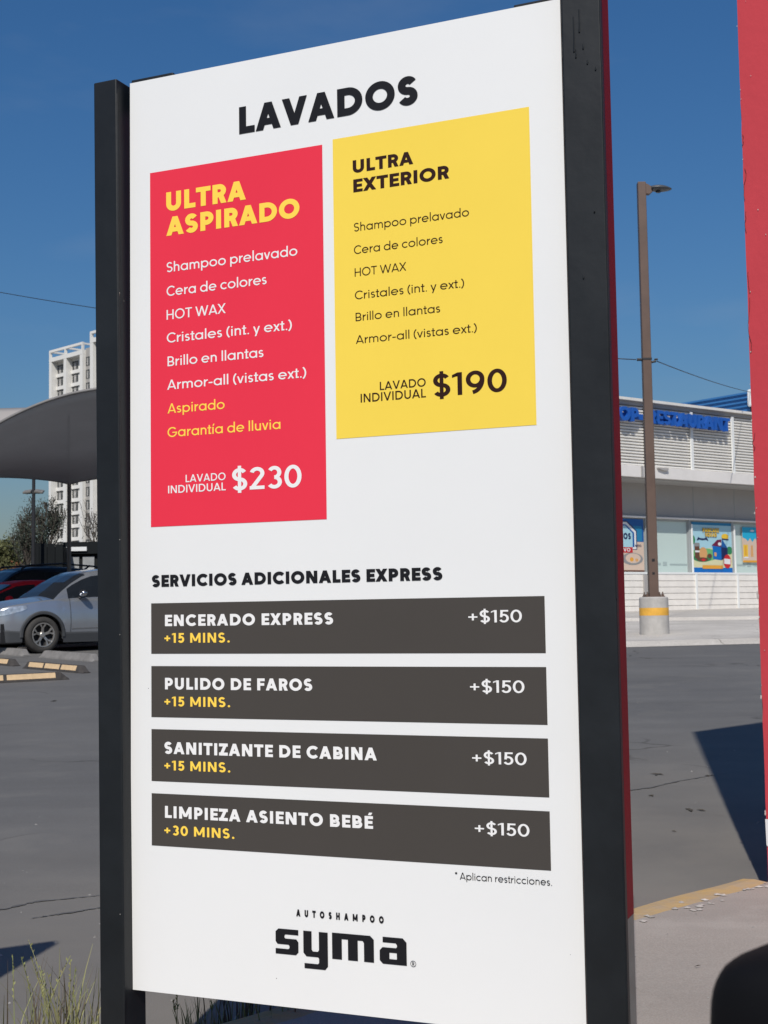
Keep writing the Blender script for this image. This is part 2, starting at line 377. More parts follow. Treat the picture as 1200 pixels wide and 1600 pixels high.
    if ch == 'c': W = rr*1.75+.3*w; cx = rr+.1*w; L(arc(cx, cy, cx-m, rr-m, 46, 314, 24)); return S, W, (r, d)
    if ch == 'e':
        W = rr*1.98+.3*w; rx = W/2-m; L(arc(W/2, cy, rx, rr-m, 0, 318, 28)); R(m, cy-m*.85, W-m*.2, cy+m*.85); return S, W, (r, r)
    if ch in 'hn':
        W = .47+.75*w; rx = (W-w)/2; L([(W-m, 0), (W-m, X-rx-m)] + arc(W/2, X-rx-m+.01, rx, rx, 0, 180, 16)); R(0, 0, w, 1.06 if ch == 'h' else X); return S, W, (s, s)
    if ch == 'm':
        W = .86+1.0*w; q = (W-w)/2; rx = q/2
        for k in (0, 1): L([(m+q*(k+1), 0), (m+q*(k+1), X-rx-m)] + arc(m+q*k+rx, X-rx-m+.01, rx, rx, 0, 180, 14))
        R(0, 0, w, X); return S, W, (s, s)
    if ch == 'u':
        W = .47+.75*w; rx = (W-w)/2; L([(m, X), (m, rx+m)] + arc(W/2, rx+m-.01, rx, rx, 180, 360, 16)); R(W-w, 0, W, X); return S, W, (s, s)
    if ch == 'r': W = .30+.5*w; L([(m, X*.45)] + arc(W+.02, X*.45, W+.02-m, X*.55-m, 180, 95, 10)); R(0, 0, w, X); return S, W, (s, d)
    if ch in 'ií':
        k = w*1.15; a = max(0, (k-w)/2); R(a, 0, a+w, X)
        if ch == 'i': S.append(strip(arc(a+m, .90, k/4, k/4, 0, 360, 12)[:-1], k/2, True))
        else: S.append([[(a+m*.3, .80), (a+m*.3+w*.85, .80), (a+m+.16, 1.02), (a+m+.16-w, 1.02)]])
        return S, w+2*a, (s, s)
    if ch == 'l': R(0, 0, w, 1.06); return S, w, (s, s)
    if ch == 't': W = .32+.4*w; R(W*.32, .0, W*.32+w, .92); R(0, X-w*.9, W, X); L([(W*.32+m, m), (W, m)]); return S, W, (d, d)
    if ch == 's':
        W = .38+.55*w; ry = (X+.02-w)/4; rx = (W-w)/2
        L(arc(W/2, X+.01-m-ry, rx*.95, ry, 32, 262, 16) + arc(W/2, -.01+m+ry, rx, ry, 82, -150, 16)); return S, W, (r, r)
    if ch in 'vy':
        W = .52+.7*w; h = hw(W/2, X); D(W/2, h, 0, X); D(W/2, W-h, 0, X)
        if ch == 'y': D(W/2-(W/2-h)*.40, W/2, -.28, 0.0)
        return S, W, (d, d)
    if ch == 'x': W = .48+.7*w; h = hw(W*.6, X); D(h, W-h, 0, X); D(W-h, h, 0, X); return S, W, (d, d)
    return S, .4, (d, d)

BEAR = {'s': 0.085, 'r': 0.05, 'd': 0.015}
def layout(text, w, track=0.0):
    x = 0.0; out_ = []; prev = None
    for ch in text:
        S, adv, (lb, rb) = glyph(ch, w)
        if prev is not None: x += BEAR[prev]+BEAR[lb]+track
        out_.append((x, S)); x += adv; prev = rb
    return out_, x
def lettering(text, wt, u0, u1, v, cap, n, m, parent, track=0.0, ax=lambda u, v, n: (u, n, v), step=3e-5, sgn=-1, depth=0.0, name='lettering', shear=0.0):
    lay, W = layout(text, wt, track); sx = (u1-u0)/W; mb = MB(); i = 0
    for x, S in lay:
        for st in S:
            i += 1; nn = n + sgn*step*(i % 6)
            for q in st:
                pts = [(u0+(x+a)*sx + shear*b*cap, v+b*cap) for a, b in q]
                if depth:
                    mb.prism(pts, nn, nn-sgn*depth, ax)
                else:
                    mb.add([ax(a, b, nn) for a, b in pts], [tuple(range(len(pts)))])
    LOG.append((text, round(sx/cap, 2)))
    return mb.build(name, m, parent, fix=bool(depth))
LOG = []

# ------------------------------------------------------------------ ground
def gz(x, y):
    """the lot rises gently away from the road"""
    t = max(0.0, y-6.0)
    return min(0.029*t*t/4 if t <= 2 else 0.029*(t-1), 1.15)
ys = [-400, -60, -10, 0, 3, 5] + [6+0.5*i for i in range(6)] + [10+2*i for i in range(20)] + [50, 54, 70, 120, 300, 900]
xs = [-700, -200, -60, -30, -20, -10, -5, -2, 0, 2, 5, 10, 20, 30, 60, 200, 700]
mb = MB(); mb.grid([[(x, y, gz(x, y)) for x in xs] for y in ys])
setting(mb.build('road', 'asphalt', smooth=True))

# island: kerb line runs at 46 degrees; near side is concrete
KD = Vector((sin(rad(46.3)), cos(rad(46.3)), 0)); KN = Vector((KD.y, -KD.x, 0))   # KN points to the near/right side
K0 = Vector((0.97, 5.43, 0))
def isl(a, b, z): p = K0 + KD*a + KN*b; return (p.x, p.y, z)
rng = random.Random(4)
mb = MB(); W_ISL = 1.95
aa = [-4+0.12*i for i in range(0, 90)]
edge = [0.112+rng.uniform(-.012, .016)+.012*sin(a*3.1) for a in aa]
rows = [[isl(a, e, .1), isl(a, .5, .1+.004*sin(a*2)), isl(a, 1.2, .1), isl(a, W_ISL, .1), isl(a, W_ISL+.02, 0)] for a, e in zip(aa, edge)]
mb.grid(rows)
setting(mb.build('pavement', 'concrete', smooth=False))
mb = MB()
mb.grid([[isl(a, -.02, -.02), isl(a, -.012, .088+.004*sin(a*5)), isl(a, .004, .101+.003*sin(a*7)), isl(a, .06, .1035+.002*sin(a*11)), isl(a, .145, .0985)] for a in aa if a < 0.86])
setting(mb.build('kerb', 'kerb'))
# pale concrete apron and terrace in front of the restaurant
mb = MB()
def apron_edge(x): return 25.7+.05*(x-5)+.35*sin(x*.9+1)*.5
axs = [3.0+0.4*i for i in range(60)]
rows = []
for x in axs:
    e = apron_edge(x)
    rows.append([(x, e-.25, gz(x, e-.25)+.005), (x, e, gz(x, e)+.10), (x, e+1.2, gz(x, e)+.13+.02*sin(x*2.2)), (x, 30, gz(x, 30)+.13), (x, 34.4, gz(x, 34.4)+.12), (x, 34.5, gz(x, 34.5)+.2), (x, 40, gz(x, 40)+.17), (x, 60, gz(x, 60)+.16)])
mb.grid(rows); setting(mb.build('apron', 'apron'))

# ------------------------------------------------------------------ price board
YAW = 0.400748
sign = thing('price_board', 'tall white car wash price board between two black posts with red and yellow boxes', 'price board', (-0.68205, 3.59117, 0.10), -YAW)
VO = 0.21781      # height of the panel's lower edge over the sign's base
def SU(u, v, n): return (u, n, v+VO)
def SQ(u, n, v): return (u, n, v+VO)
mb = MB()
NU, NV = 24, 40
def bow(u, v): return -0.0015*sin(u/1.22*pi)*sin(v/2.44*pi*2.0)
mb.grid([[(1.22*i/NU, 0.0, VO+2.44*j/NV) for i in range(NU+1)] for j in range(NV+1)])
mb.add([(0,.004,VO),(1.22,.004,VO),(1.22,.004,VO+2.44),(0,.004,VO+2.44)], [(0,1,2,3)])
for a, b in (((0,0),(1.22,0)), ((1.22,0),(1.22,2.44)), ((1.22,2.44),(0,2.44)), ((0,2.44),(0,0))):
    mb.add([(a[0],0,VO+a[1]),(b[0],0,VO+b[1]),(b[0],.004,VO+b[1]),(a[0],.004,VO+a[1])], [(0,1,2,3)])
panel = mb.build('panel', 'white', sign)
def rect_print(u0, v0, u1, v1, name, m, n=-0.0008):
    return MB().add([SU(u0,v0,n),SU(u1,v0,n),SU(u1,v1,n),SU(u0,v1,n)], [(0,1,2,3)]).build(name, m, sign)
boxes = {'R': rect_print(.0647, 1.2125, .5841, 2.1780, 'red_section', 'red_print'),
         'Y': rect_print(.6139, 1.4140, 1.1370, 2.1871, 'yellow_section', 'yellow_print')}
for k, (b, t) in zip('1234', ((.876, 1.0093), (.7096, .8436), (.5428, .6782), (.3758, .511))):
    boxes[k] = rect_print(.0647, b, 1.1463, t, 'service_bar', 'grey_print')
boxes['H'] = panel
LINES = [
    ('H', 'LAVADOS', 0.3420, 0.8499, 2.2432, 0.0728),
    ('R', 'ULTRA', 0.1162, 0.3610, 2.0647, 0.0520),
    ('R', 'ASPIRADO', 0.1159, 0.5174, 1.9970, 0.0510),
    ('R', 'Shampoo prelavado', 0.1167, 0.5099, 1.8975, 0.0266),
    ('R', 'Cera de colores', 0.1165, 0.4198, 1.8323, 0.0266),
    ('R', 'HOT WAX', 0.1162, 0.2973, 1.7681, 0.0265),
    ('R', 'Cristales (int. y ext.)', 0.1165, 0.4918, 1.7054, 0.0264),
    ('R', 'Brillo en llantas', 0.1187, 0.4087, 1.6416, 0.0263),
    ('R', 'Armor-all (vistas ext.)', 0.1172, 0.5315, 1.5783, 0.0263),
    ('R', 'Aspirado', 0.1182, 0.2925, 1.5144, 0.0262),
    ('R', 'Garantía de lluvia', 0.1179, 0.4561, 1.4505, 0.0261),
    ('R', 'LAVADO', 0.1731, 0.2939, 1.3271, 0.0196),
    ('R', 'INDIVIDUAL', 0.1189, 0.2943, 1.3000, 0.0205),
    ('R', '$230', 0.3127, 0.5149, 1.2980, 0.0569),
    ('Y', 'ULTRA', 0.6696, 0.8352, 2.0905, 0.0329),
    ('Y', 'EXTERIOR', 0.6704, 0.9300, 2.0404, 0.0333),
    ('Y', 'Shampoo prelavado', 0.6705, 0.9790, 1.9393, 0.0214),
    ('Y', 'Cera de colores', 0.6697, 0.9092, 1.8810, 0.0214),
    ('Y', 'HOT WAX', 0.6709, 0.8113, 1.8233, 0.0213),
    ('Y', 'Cristales (int. y ext.)', 0.6706, 0.9628, 1.7647, 0.0213),
    ('Y', 'Brillo en llantas', 0.6718, 0.8993, 1.7090, 0.0212),
    ('Y', 'Armor-all (vistas ext.)', 0.6715, 0.9930, 1.6513, 0.0212),
    ('Y', 'LAVADO', 0.7352, 0.8579, 1.5288, 0.0206),
    ('Y', 'INDIVIDUAL', 0.6824, 0.8579, 1.5015, 0.0217),
    ('Y', '$190', 0.8766, 1.0660, 1.5006, 0.0554),
    ('H', 'SERVICIOS ADICIONALES EXPRESS', 0.0672, 0.8921, 1.0528, 0.0311),
    ('1', 'ENCERADO EXPRESS', 0.1079, 0.5986, 0.9485, 0.0297),
    ('1', '+15 MINS.', 0.1060, 0.3030, 0.9047, 0.0253),
    ('1', '+$150', 0.9565, 1.0902, 0.9488, 0.0291),
    ('2', 'PULIDO DE FAROS', 0.1073, 0.5385, 0.7827, 0.0302),
    ('2', '+15 MINS.', 0.1053, 0.3028, 0.7388, 0.0251),
    ('2', '+$150', 0.9574, 1.0925, 0.7829, 0.0289),
    ('3', 'SANITIZANTE DE CABINA', 0.1046, 0.7124, 0.6150, 0.0308),
    ('3', '+15 MINS.', 0.1045, 0.3020, 0.5725, 0.0249),
    ('3', '+$150', 0.9591, 1.0938, 0.6152, 0.0286),
    ('4', 'LIMPIEZA ASIENTO BEBÉ', 0.1059, 0.6995, 0.4492, 0.0306),
    ('4', '+30 MINS.', 0.1038, 0.3126, 0.4053, 0.0248),
    ('4', '+$150', 0.9622, 1.0967, 0.4505, 0.0284),
    ('H', '* Aplican restricciones.', 0.9099, 1.1479, 0.3419, 0.0157),
    ('H', 'AUTOSHAMPOO', 0.4868, 0.7241, 0.2244, 0.0161),
]
for sec, txt, u0, u1, v, cap in LINES:
    m = {'H': 'ink', 'R': 'print_white', 'Y': 'ink_brown'}.get(sec, 'print_white'); wt = 0.145; tr = 0.0
    if sec == 'H': wt = .265 if txt == 'LAVADOS' else .25
    if txt.startswith('SERV'): tr = .0; wt = .275
    if txt.startswith('*'): wt = .105; cap = .0165
    if txt == 'AUTOSHAMPOO': wt = .30; tr = .85; cap = .0170
    if sec in 'RY':
        if txt in ('ULTRA', 'ASPIRADO', 'EXTERIOR'):
            wt = .262 if sec == 'R' else .245
            if sec == 'R': m = 'print_yellow'
        elif txt in ('LAVADO', 'INDIVIDUAL'): wt = .15; tr = .02
        elif txt[0] == '$': wt = .165
        else: wt = .13 if sec == 'R' else .112
        if txt in ('Aspirado', 'Garantía de lluvia'): m = 'print_yellow'
    if sec in '1234':
        if 'MINS' in txt: m = 'print_yellow'; wt = .20; tr = .07
        elif '$' in txt: wt = .145
        else: wt = .25; tr = .05
    lettering(txt, wt, u0, u1, v, cap, -0.0014, m, boxes[sec], tr, SU)
# wordmark under the small line
sy = {'s': ([(0,0),(82,0),(92,10),(92,44),(84,53),(40,53),(36,57),(36,63),(40,67),(92,67),(92,85),(12,85),(0,75),(0,42),(8,33),(52,33),(56,29),(56,22),(52,18),(0,18)], []),
      'y': ([(112+a, b) for a, b in [(12,0),(0,12),(0,85),(33,85),(33,24),(38,18),(57,18),(62,24),(62,85),(97,85),(97,-28),(86,-40),(4,-40),(4,-23),(57,-23),(62,-19),(62,-4),(58,0)]], []),
      'm': ([(226+a, b) for a, b in [(0,0),(0,87),(148,87),(162,75),(162,0),(124,0),(124,61),(119,68),(100,68),(100,0),(62,0),(62,68),(38,68),(38,0)]], []),
      'a': ([(410+a, b) for a, b in [(102,0),(12,0),(0,11),(0,43),(11,54),(62,54),(66,58),(66,64),(61,70),(12,70),(12,88),(88,88),(102,75)]], [[(410+a, b) for a, b in [(37,17),(65,17),(65,38),(37,38)]]])}
sc = (.7826-.4283)/512
mb = MB()
for k, (o_, h_) in sy.items():
    mb.flat([(.4283+a*sc, .1290+b*sc*1.05) for a, b in o_], -0.0014, SU, [[(.4283+a*sc, .1290+b*sc*1.05) for a, b in h] for h in h_])
mb.build('wordmark', 'ink', panel)
mb = MB()
for q in strip(arc(.7993, .1352, .0068, .0068, 0, 360, 28)[:-1], .0011, True): mb.add([SU(a, b, -.0014) for a, b in q], [(0,1,2,3)])
mb.build('registered_mark', 'ink', panel)
lettering('R', .17, .7968, .8022, .1312, .0078, -.0015, 'ink', panel, 0, SU)
# left post (leans a hair), right post with red return and bare steel foot
def post(u0, u1, n0, n1, v0, v1, tilt=0.0):
    mb = MB(); t = lambda v: tilt*(v-1.22)/2.44
    vv = [v0, .6, 1.4, v1]
    vs = []
    for v in vv:
        for u, n in ((u0, n0), (u1, n0), (u1, n1), (u0, n1)): vs.append(SQ(u-t(v), n, v))
    fs = [(3,2,1,0), tuple(range((len(vv)-1)*4, len(vv)*4))]
    for i in range(len(vv)-1):
        for q in range(4): fs.append((i*4+q, i*4+(q+1) % 4, i*4+4+(q+1) % 4, i*4+4+q))
    return mb.add(vs, fs)
pl = post(-.081, -.006, -.04, .062, -.26, 2.443, .022).build('post', 'post', sign, bevel=.004)
# weld bead down the inner corner
mb = MB(); rr = random.Random(2)
pts = [SQ(-.0045-.022*(v-1.22)/2.44+rr.uniform(-.0008, .0008), -.0405, v) for v in [-.2+.05*i for i in range(53)]]
mb.tube(pts, .0013, 6).build('weld_bead', 'post', pl)
pr = post(1.232, 1.326, -.04, -.014, -.26, 2.56, 0).build('post', 'post', sign, bevel=.004)
mb = MB(); pts = [SQ(1.3262+rr.uniform(-.0006, .0006), -.0402, v) for v in [1.0+.04*i for i in range(39)]]
mb.tube(pts, .0018, 6).build('weld_bead', M['post'], pr)
mb = MB()
for i, (u, v, l) in enumerate(((1.262, 2.37, .085), (1.276, 2.385, .055), (1.284, 2.30, .012), (1.266, 2.29, .02), (1.293, 2.26, .01), (1.312, 2.24, .008), (1.30, 1.9, .006), (1.27, 1.75, .008))):
    MB().tube([SQ(u, -.0405, v), SQ(u+.0006, -.0408, v-l*.6), SQ(u-.0004, -.041, v-l)], .0016, 6, .0021).build('paint_run', 'post', pr)
post(1.236, 1.3055, -.0135, .138, .26, 2.556, 0).build('side_return', 'post_red', sign, bevel=.003)
post(1.2365, 1.305, -.0135, .1375, -.26, .262, 0).build('steel_foot', 'galv', sign, bevel=.003)
# back frame, seen over the top edge and below
mb = MB()
mb.box(-.004, .012, VO+2.38, .130, .06, VO+2.4545); mb.build('bracket', 'post', sign, bevel=.003)
mb = MB(); mb.box(1.10, .012, VO+2.38, 1.2315, .06, VO+2.453); mb.build('bracket', 'post', sign, bevel=.003)
for v in (.10, 1.2, 2.3): MB().box(.03, .0105, VO+v, 1.22, .05, VO+v+.05).build('cross_rail', 'post', sign)
mb = MB(); mb.box(.06, .0625, VO+.02, 1.2355, .0665, VO+2.43); mb.build('back_panel', 'post_red', sign)
# twists of cable tie sticking out beside the sheet
for v, l in ((1.83, .016), (.19, .012), (1.17, .010), (.92, .008)):
    MB().tube([SQ(-.012, -.012, v), SQ(-.016, -.03, v+l*.5), SQ(-.006, -.042, v+l)], .0013, 5).build('tie', 'galv', sign)

# ------------------------------------------------------------------ red wall at the right edge
wall = thing('red_wall', 'tall chipped red rendered wall cut by the right edge of the photo', 'wall', (1.665, 6.01, 0.09), 0)
WD = Vector((sin(rad(50)), cos(rad(50)), 0)); WT = Vector((.643, -.766, 0))
def WP(a, b, z): p = WD*a + WT*b; return (p.x, p.y, z)
rng = random.Random(12); HW = 6.33*tan(SUN_EL)+.08
mb = MB(); nz_ = 90; corner = []
for i in range(nz_+1):
    z = HW*i/nz_; j = .001*sin(z*9)+rng.uniform(-.0012, .0012)
    if rng.random() < .08: j += .004
    corner.append(j)
# ring of the footprint: end face (b from 0 to .62), long faces
rows = []
for i in range(nz_+1):
    z = HW*i/nz_-.1*(i == 0); j = corner[i]
    rows.append([WP(.012, 0, z), WP(0, .006+abs(j), z), WP(0, .05, z), WP(0, .3, z), WP(0, .612, z), WP(.01, .62, z), WP(2.6, .62, z), WP(2.6, 0, z), WP(.012, 0.0, z)])
mb.grid(rows)
mb.add([WP(0, 0, HW), WP(0, .62, HW), WP(2.6, .62, HW), WP(2.6, 0, HW)], [(0,1,2,3)])
mb.build('wall_body', 'red_wall', wall)
# white painted mark low on the end face
mb = MB(); ax = lambda b, z, n: WP(n, b, z)
mb.flat([(.004, .262), (.30, .275), (.30, .25), (.05, .215), (.034, .19), (.018, .150), (.010, .143), (.006, .150)], -.003, ax)
mb.build('painted_mark', 'print_white', wall)
mb = MB()
for z in [rng.uniform(.2, 4.2) for _ in range(26)]:
    r = rng.uniform(.0015, .004); b = rng.choice([rng.uniform(.004, .02), rng.uniform(.02, .12)])
    mb.flat([(b+r*rng.uniform(.5, 1.2)*cos(t*pi/3), z+r*1.4*rng.uniform(.5, 1.2)*sin(t*pi/3)) for t in range(6)], -.0035, ax)
for z, r in ((1.25, .022), (1.14, .012), (.80, .012), (1.62, .010), (.29, .012)):
    mb.flat([(.006+r*.5*rng.uniform(.4, 1.)*cos(t*pi/4), z+r*rng.uniform(.5, 1.1)*sin(t*pi/4)) for t in range(8)], -.0038, ax)
mb.build('render_chip', 'chip', wall)
mb = MB()
for (z0, z1) in ((2.35, 2.6), (2.62, 2.72), (2.9, 3.0), (3.05, 3.2), (1.9, 1.98), (3.3, 3.36)):
    p = [(.016+rng.uniform(-.006, .006)+.004*sin(z0+i), z0+(z1-z0)*i/6) for i in range(7)]
    for q in strip(p, .0022): mb.add([ax(a, b, -.0036) for a, b in q], [(0,1,2,3)])
mb.build('crack', 'crack', wall)

# ------------------------------------------------------------------ restaurant
M['st_white'] = mat('store_white_metal', (.81, .785, .73), .5, var=.04, vscale=2)
M['st_cap'] = mat('store_cap', (.70, .68, .63), .6, var=.06, vscale=3)
M['st_grey'] = mat('store_grey_panel', (.35, .335, .32), .6, var=.05, vscale=1.2)
M['st_band'] = mat('store_fascia', (.71, .68, .645), .6, var=.06, vscale=1.5)
M['st_clap'] = mat('store_clapboard', (.76, .72, .66), .7, var=.07, vscale=2.5)
M['st_blue'] = mat('store_blue', (.014, .095, .40), .4, var=.08, vscale=2)
M['frame_w'] = mat('frame_white', (.75, .76, .74), .45)
M['mull'] = mat('mullion_grey', (.30, .32, .32), .5)
def glass_mat():
    m = bpy.data.materials.new('frosted_pane'); m.use_nodes = True
    b = m.node_tree.nodes['Principled BSDF']; b.inputs['Base Color'].default_value = (.50, .60, .565, 1); b.inputs['Roughness'].default_value = .12
    b.inputs['Coat Weight'].default_value = .6; b.inputs['Coat Roughness'].default_value = .03
    return m
M['pane'] = glass_mat()
M['roof_blue'] = mat('blue_metal', (.035, .15, .36), .4, var=.1, vscale=1, stretch=(1, 1, 6))
SD = Vector((cos(rad(37)), sin(rad(37)), 0))
store = thing('restaurant', 'white slatted restaurant with blue letters and poster windows beyond the lamp post', 'restaurant', (7.5533, 42.0, 0), rad(37))
# local axes: x along the front, -y outwards
mb = MB(); mb.box(-9, .06, 5.40, 16, 9, 7.80); mb.build('upper_storey', 'st_grey', store)
mb = MB(); mb.box(-9.1, -.16, 7.815, 16.1, 9.1, 7.90); mb.build('roof_cap', 'st_cap', store)
mb = MB(); mb.box(-9.05, -.05, 7.69, 16.05, .06, 7.812); mb.build('cap_soffit', 'st_grey', store)
for i in range(20):
    z0 = 5.765+i*.0965
    mb = MB(); mb.prism([(0, z0), (-.045, z0+.018), (-.045, z0+.058), (0, z0+.066)], -9, 16, lambda u, v, n: (n, u+.058, v))
    mb.build('slat', 'st_white', store)
for s in (-7.4, -5.3, -3.2, -1.08, 1.06, 3.30, 5.42, 7.55, 9.7, 11.8, 13.9):
    MB().box(s-.055, -.06, 5.752, s+.055, .0, 7.685).build('slat_post', 'frame_w', store)
mb = MB(); mb.box(-9.05, -.10, 5.385, 16.05, .06, 5.75); mb.build('fascia_band', 'st_band', store, bevel=.01)
mb = MB(); mb.prism([(1.46, 5.73), (1.46, 5.70), (1.75, 5.64), (1.95, 5.66), (1.95, 5.73)], -.18, -.101); mb.build('floodlight', 'st_grey', store)
mb = MB(); mb.box(.72, -.13, 5.40, .82, -.101, 5.74); mb.build('conduit', 'st_grey', store)
mb = MB(); mb.box(.78, -.06, .9, .92, -.003, 2.29); mb.build('downpipe', 'st_grey', store)
mb = MB(); mb.box(-9, .0, 5.34, 16, 1.2, 5.384); mb.build('overhang_soffit', 'st_grey', store)
mb = MB(); mb.box(-9, 1.05, 4.25, 16, 9, 5.339); mb.build('shaded_wall', 'st_grey', store)
for s in (-6.3, -4.1, -1.9, .25, 2.4, 4.57, 6.75, 8.9, 11.1):
    MB().box(s-.012, 1.042, 4.26, s+.012, 1.05, 5.33).build('panel_joint', 'mull', store)
mb = MB(); mb.box(-9, .93, 4.19, 16, 1.05, 4.25); mb.build('window_head', 'st_band', store, bevel=.008)
mb = MB(); mb.box(-9, 1.6, .9, 16, 9, 4.25); mb.build('inner_wall', 'st_grey', store)
mulls = [-4.40, -2.23, -.06, 2.11, 4.28, 6.53, 8.70, 10.9, 13.1]
for a, b in zip(mulls, mulls[1:]):
    mb = MB(); mb.box(a+.05, 1.08, 2.38, b-.05, 1.10, 4.19); p = mb.build('window', 'pane', store)
    mb = MB(); mb.box(a+.05, 1.04, 4.12, b-.05, 1.079, 4.185); mb.box(a+.052, 1.04, 2.38, a+.08, 1.079, 4.12); mb.box(b-.08, 1.04, 2.38, b-.052, 1.079, 4.12)
    mb.build('frame', 'mull', p)
    mb = MB(); mb.box(a+.3, 1.068, 2.66, a+.75, 1.0795, 2.72); mb.box(a+.85, 1.068, 2.64, a+1.05, 1.0795, 2.76); mb.box(a+1.2, 1.068, 2.66, b-.1, 1.0795, 2.70)
    mb.build('handrail', mat('rail_tint', (.34, .41, .40), .3), p)
for s in mulls:
    MB().box(s-.05, .98, 2.38, s+.05, 1.10, 4.188).build('mullion', 'mull', store, bevel=.008)
    if s in (2.11, 4.28, 6.53): MB().box(s+.03, .945, 2.37, s+.10, .978, 4.05).build('white_rail', 'frame_w', store, bevel=.008)
mb = MB(); mb.box(-9, .0, 2.30, 16, 1.12, 2.375); mb.build('sill', 'frame_w', store, bevel=.01)
for i in range(7):
    z1 = 2.295-i*.20; mb = MB(); mb.prism([(.03, z1), (.012, z1-.004), (.0, z1-.188), (.03, z1-.192)], -9, 16, lambda u, v, n: (n, u, v))
    mb.build('clapboard', 'st_clap', store)
mb = MB(); mb.box(-9, .031, .8, 16, .16, 2.296); mb.build('low_wall', 'st_grey', store)
for s in (-5.2, -3.1, -1.0, 1.1, 3.32, 5.44, 7.57, 9.7):
    MB().box(s-.045, -.045, .85, s+.045, -.002, 2.297).build('clapboard_post', 'frame_w', store, bevel=.006)
axs_ = lambda u, v, n: (u, n, v)
lettering('IHOP', .24, -1.03, .50, 7.12, .44, -.29, 'st_blue', store, .0, axs_, step=.0015, depth=.17, name='sign_lettering')
lettering('RESTAURANT', .24, .97, 5.0, 7.12, .44, -.29, 'st_blue', store, .0, axs_, step=.0015, depth=.17, name='sign_lettering')
mb = MB(); mb.box(-.78, -.162, 7.22, 4.9, -.062, 7.40); mb.build('letter_raceway', 'st_blue', store)

# posters hung in the windows
def flat_obj(name, poly, y, m, par): return MB().flat(poly, y, axs_).build(name, m, par)
def ellp(cx, cy, rx, ry, n=20, a0=0, a1=360): return [(cx+rx*cos(rad(a0+(a1-a0)*i/n)), cy+ry*sin(rad(a0+(a1-a0)*i/n))) for i in range(n)]
def pm(name, r, g, b): return mat('poster_'+name, tuple(c*.78 for c in lin(r, g, b)), .35)
PM = {k: pm(k, *v) for k, v in dict(sky=(178, 222, 235), teal=(40, 132, 178), blue=(0, 112, 196), navy=(30, 40, 92), green=(120, 190, 120), dgreen=(50, 140, 90), cream=(228, 224, 180), yellow=(250, 206, 60), orange=(240, 170, 60), red=(210, 38, 48), tan=(228, 170, 110), brown=(110, 70, 52), white=(240, 240, 240), pink=(225, 120, 160), grey=(150, 150, 150), cyan=(40, 180, 220), skin=(225, 200, 180), blue2=(28, 96, 168), maroon=(120, 26, 66)).items()}
store_mx = Matrix.Translation((7.5533, 42.0, 0)) @ Matrix.Rotation(rad(37), 4, 'Z')
def place_poster(name, label, s, z, w_, h_, m, d=1.02):
    t = thing(name, label, 'poster', tuple(store_mx @ Vector((s, d, z))), rad(37), 'posters in the restaurant windows')
    MB().box(0, -.012, 0, w_, .006, h_).build('sheet', m, t); return t
# middle poster, 2.06 x 1.72
p = place_poster('window_poster', 'poster with cartoon pancake plate and blue house between two white window rails', 4.40, 2.40, 2.08, 1.64, PM['sky'])
L_ = [0]
def lay(poly, m, name): L_[0] += 1; return flat_obj(name, poly, -.013-.0006*L_[0], PM[m], p)
lay([(0, .0), (2.08, 0), (2.08, .18), (0, .18)], 'blue', 'blue_strip')
lay([(0, .18), (2.08, .18), (2.08, .72), (1.5, .80), (.9, .86), (.4, .80), (0, .76)], 'cream', 'field')
lay(ellp(.62, .62, .75, .22), 'green', 'hill'); lay(ellp(1.95, .78, .16, .14), 'dgreen', 'bush'); lay(ellp(.02, 1.12, .13, .16), 'dgreen', 'tree')
lay(ellp(.5, .50, .48, .13), 'dgreen', 'plate'); lay(ellp(.55, .66, .21, .22), 'tan', 'pancake'); lay(ellp(.5, .46, .3, .07), 'brown', 'sauce'); lay(ellp(.55, .44, .1, .05), 'red', 'fruit')
lay([(.12, .50), (.34, .46), (.36, .92), (.10, .92)], 'brown', 'mug'); lay([(.08, .9), (.38, .9), (.36, 1.02), (.1, 1.02)], 'grey', 'mug_lid'); lay([(.12, .70), (.36, .70), (.36, .76), (.12, .76)], 'white', 'mug_band')
lay(ellp(.88, .58, .12, .08), 'brown', 'side_dish')
lay([(1.06, .48), (1.50, .44), (1.50, .90), (1.04, .94)], 'blue', 'house_front'); lay([(1.50, .44), (1.84, .56), (1.84, .86), (1.50, .90)], 'navy', 'house_side')
lay([(1.0, .94), (1.5, .90), (1.52, 1.16), (1.3, 1.14)], 'maroon', 'house_roof'); lay([(1.5, .90), (1.84, .86), (1.56, 1.18)], 'blue2', 'house_gable'); lay(ellp(1.42, 1.0, .09, .06), 'white', 'roof_window')
lay([(1.12, .58), (1.24, .57), (1.24, .70), (1.12, .71)], 'tan', 'house_window')
lay([(.22, 1.10), (.30, 1.22), (.42, 1.18), (.62, 1.18), (.74, 1.22), (.84, 1.10), (.70, 1.14), (.52, 1.12), (.36, 1.14)], 'navy', 'badge'); 
lay(ellp(1.72, 1.26, .19, .10), 'yellow', 'price_cloud'); lay([(1.55, 1.16), (1.9, 1.14), (1.9, 1.18), (1.55, 1.2)], 'navy', 'cloud_shadow')
lay(ellp(1.80, .40, .20, .24), 'red', 'price_badge'); lay([(1.63, .32), (1.97, .30), (1.97, .48), (1.63, .50)], 'white', 'price_label')
lay([(.48, .14), (1.55, .14), (1.55, .26), (.48, .26)], 'orange', 'ribbon')
for t_, a, b, z, cap in (('PANCAKE', .54, 1.38, 1.40, .135), ('SQUAD', .66, 1.26, 1.245, .13)):
    lettering(t_, .34, a-.012, b+.012, z-.014, cap+.02, -.0375, PM['brown'], p, .05)
    lettering(t_, .25, a, b, z, cap, -.0405, PM['yellow'], p, .05)
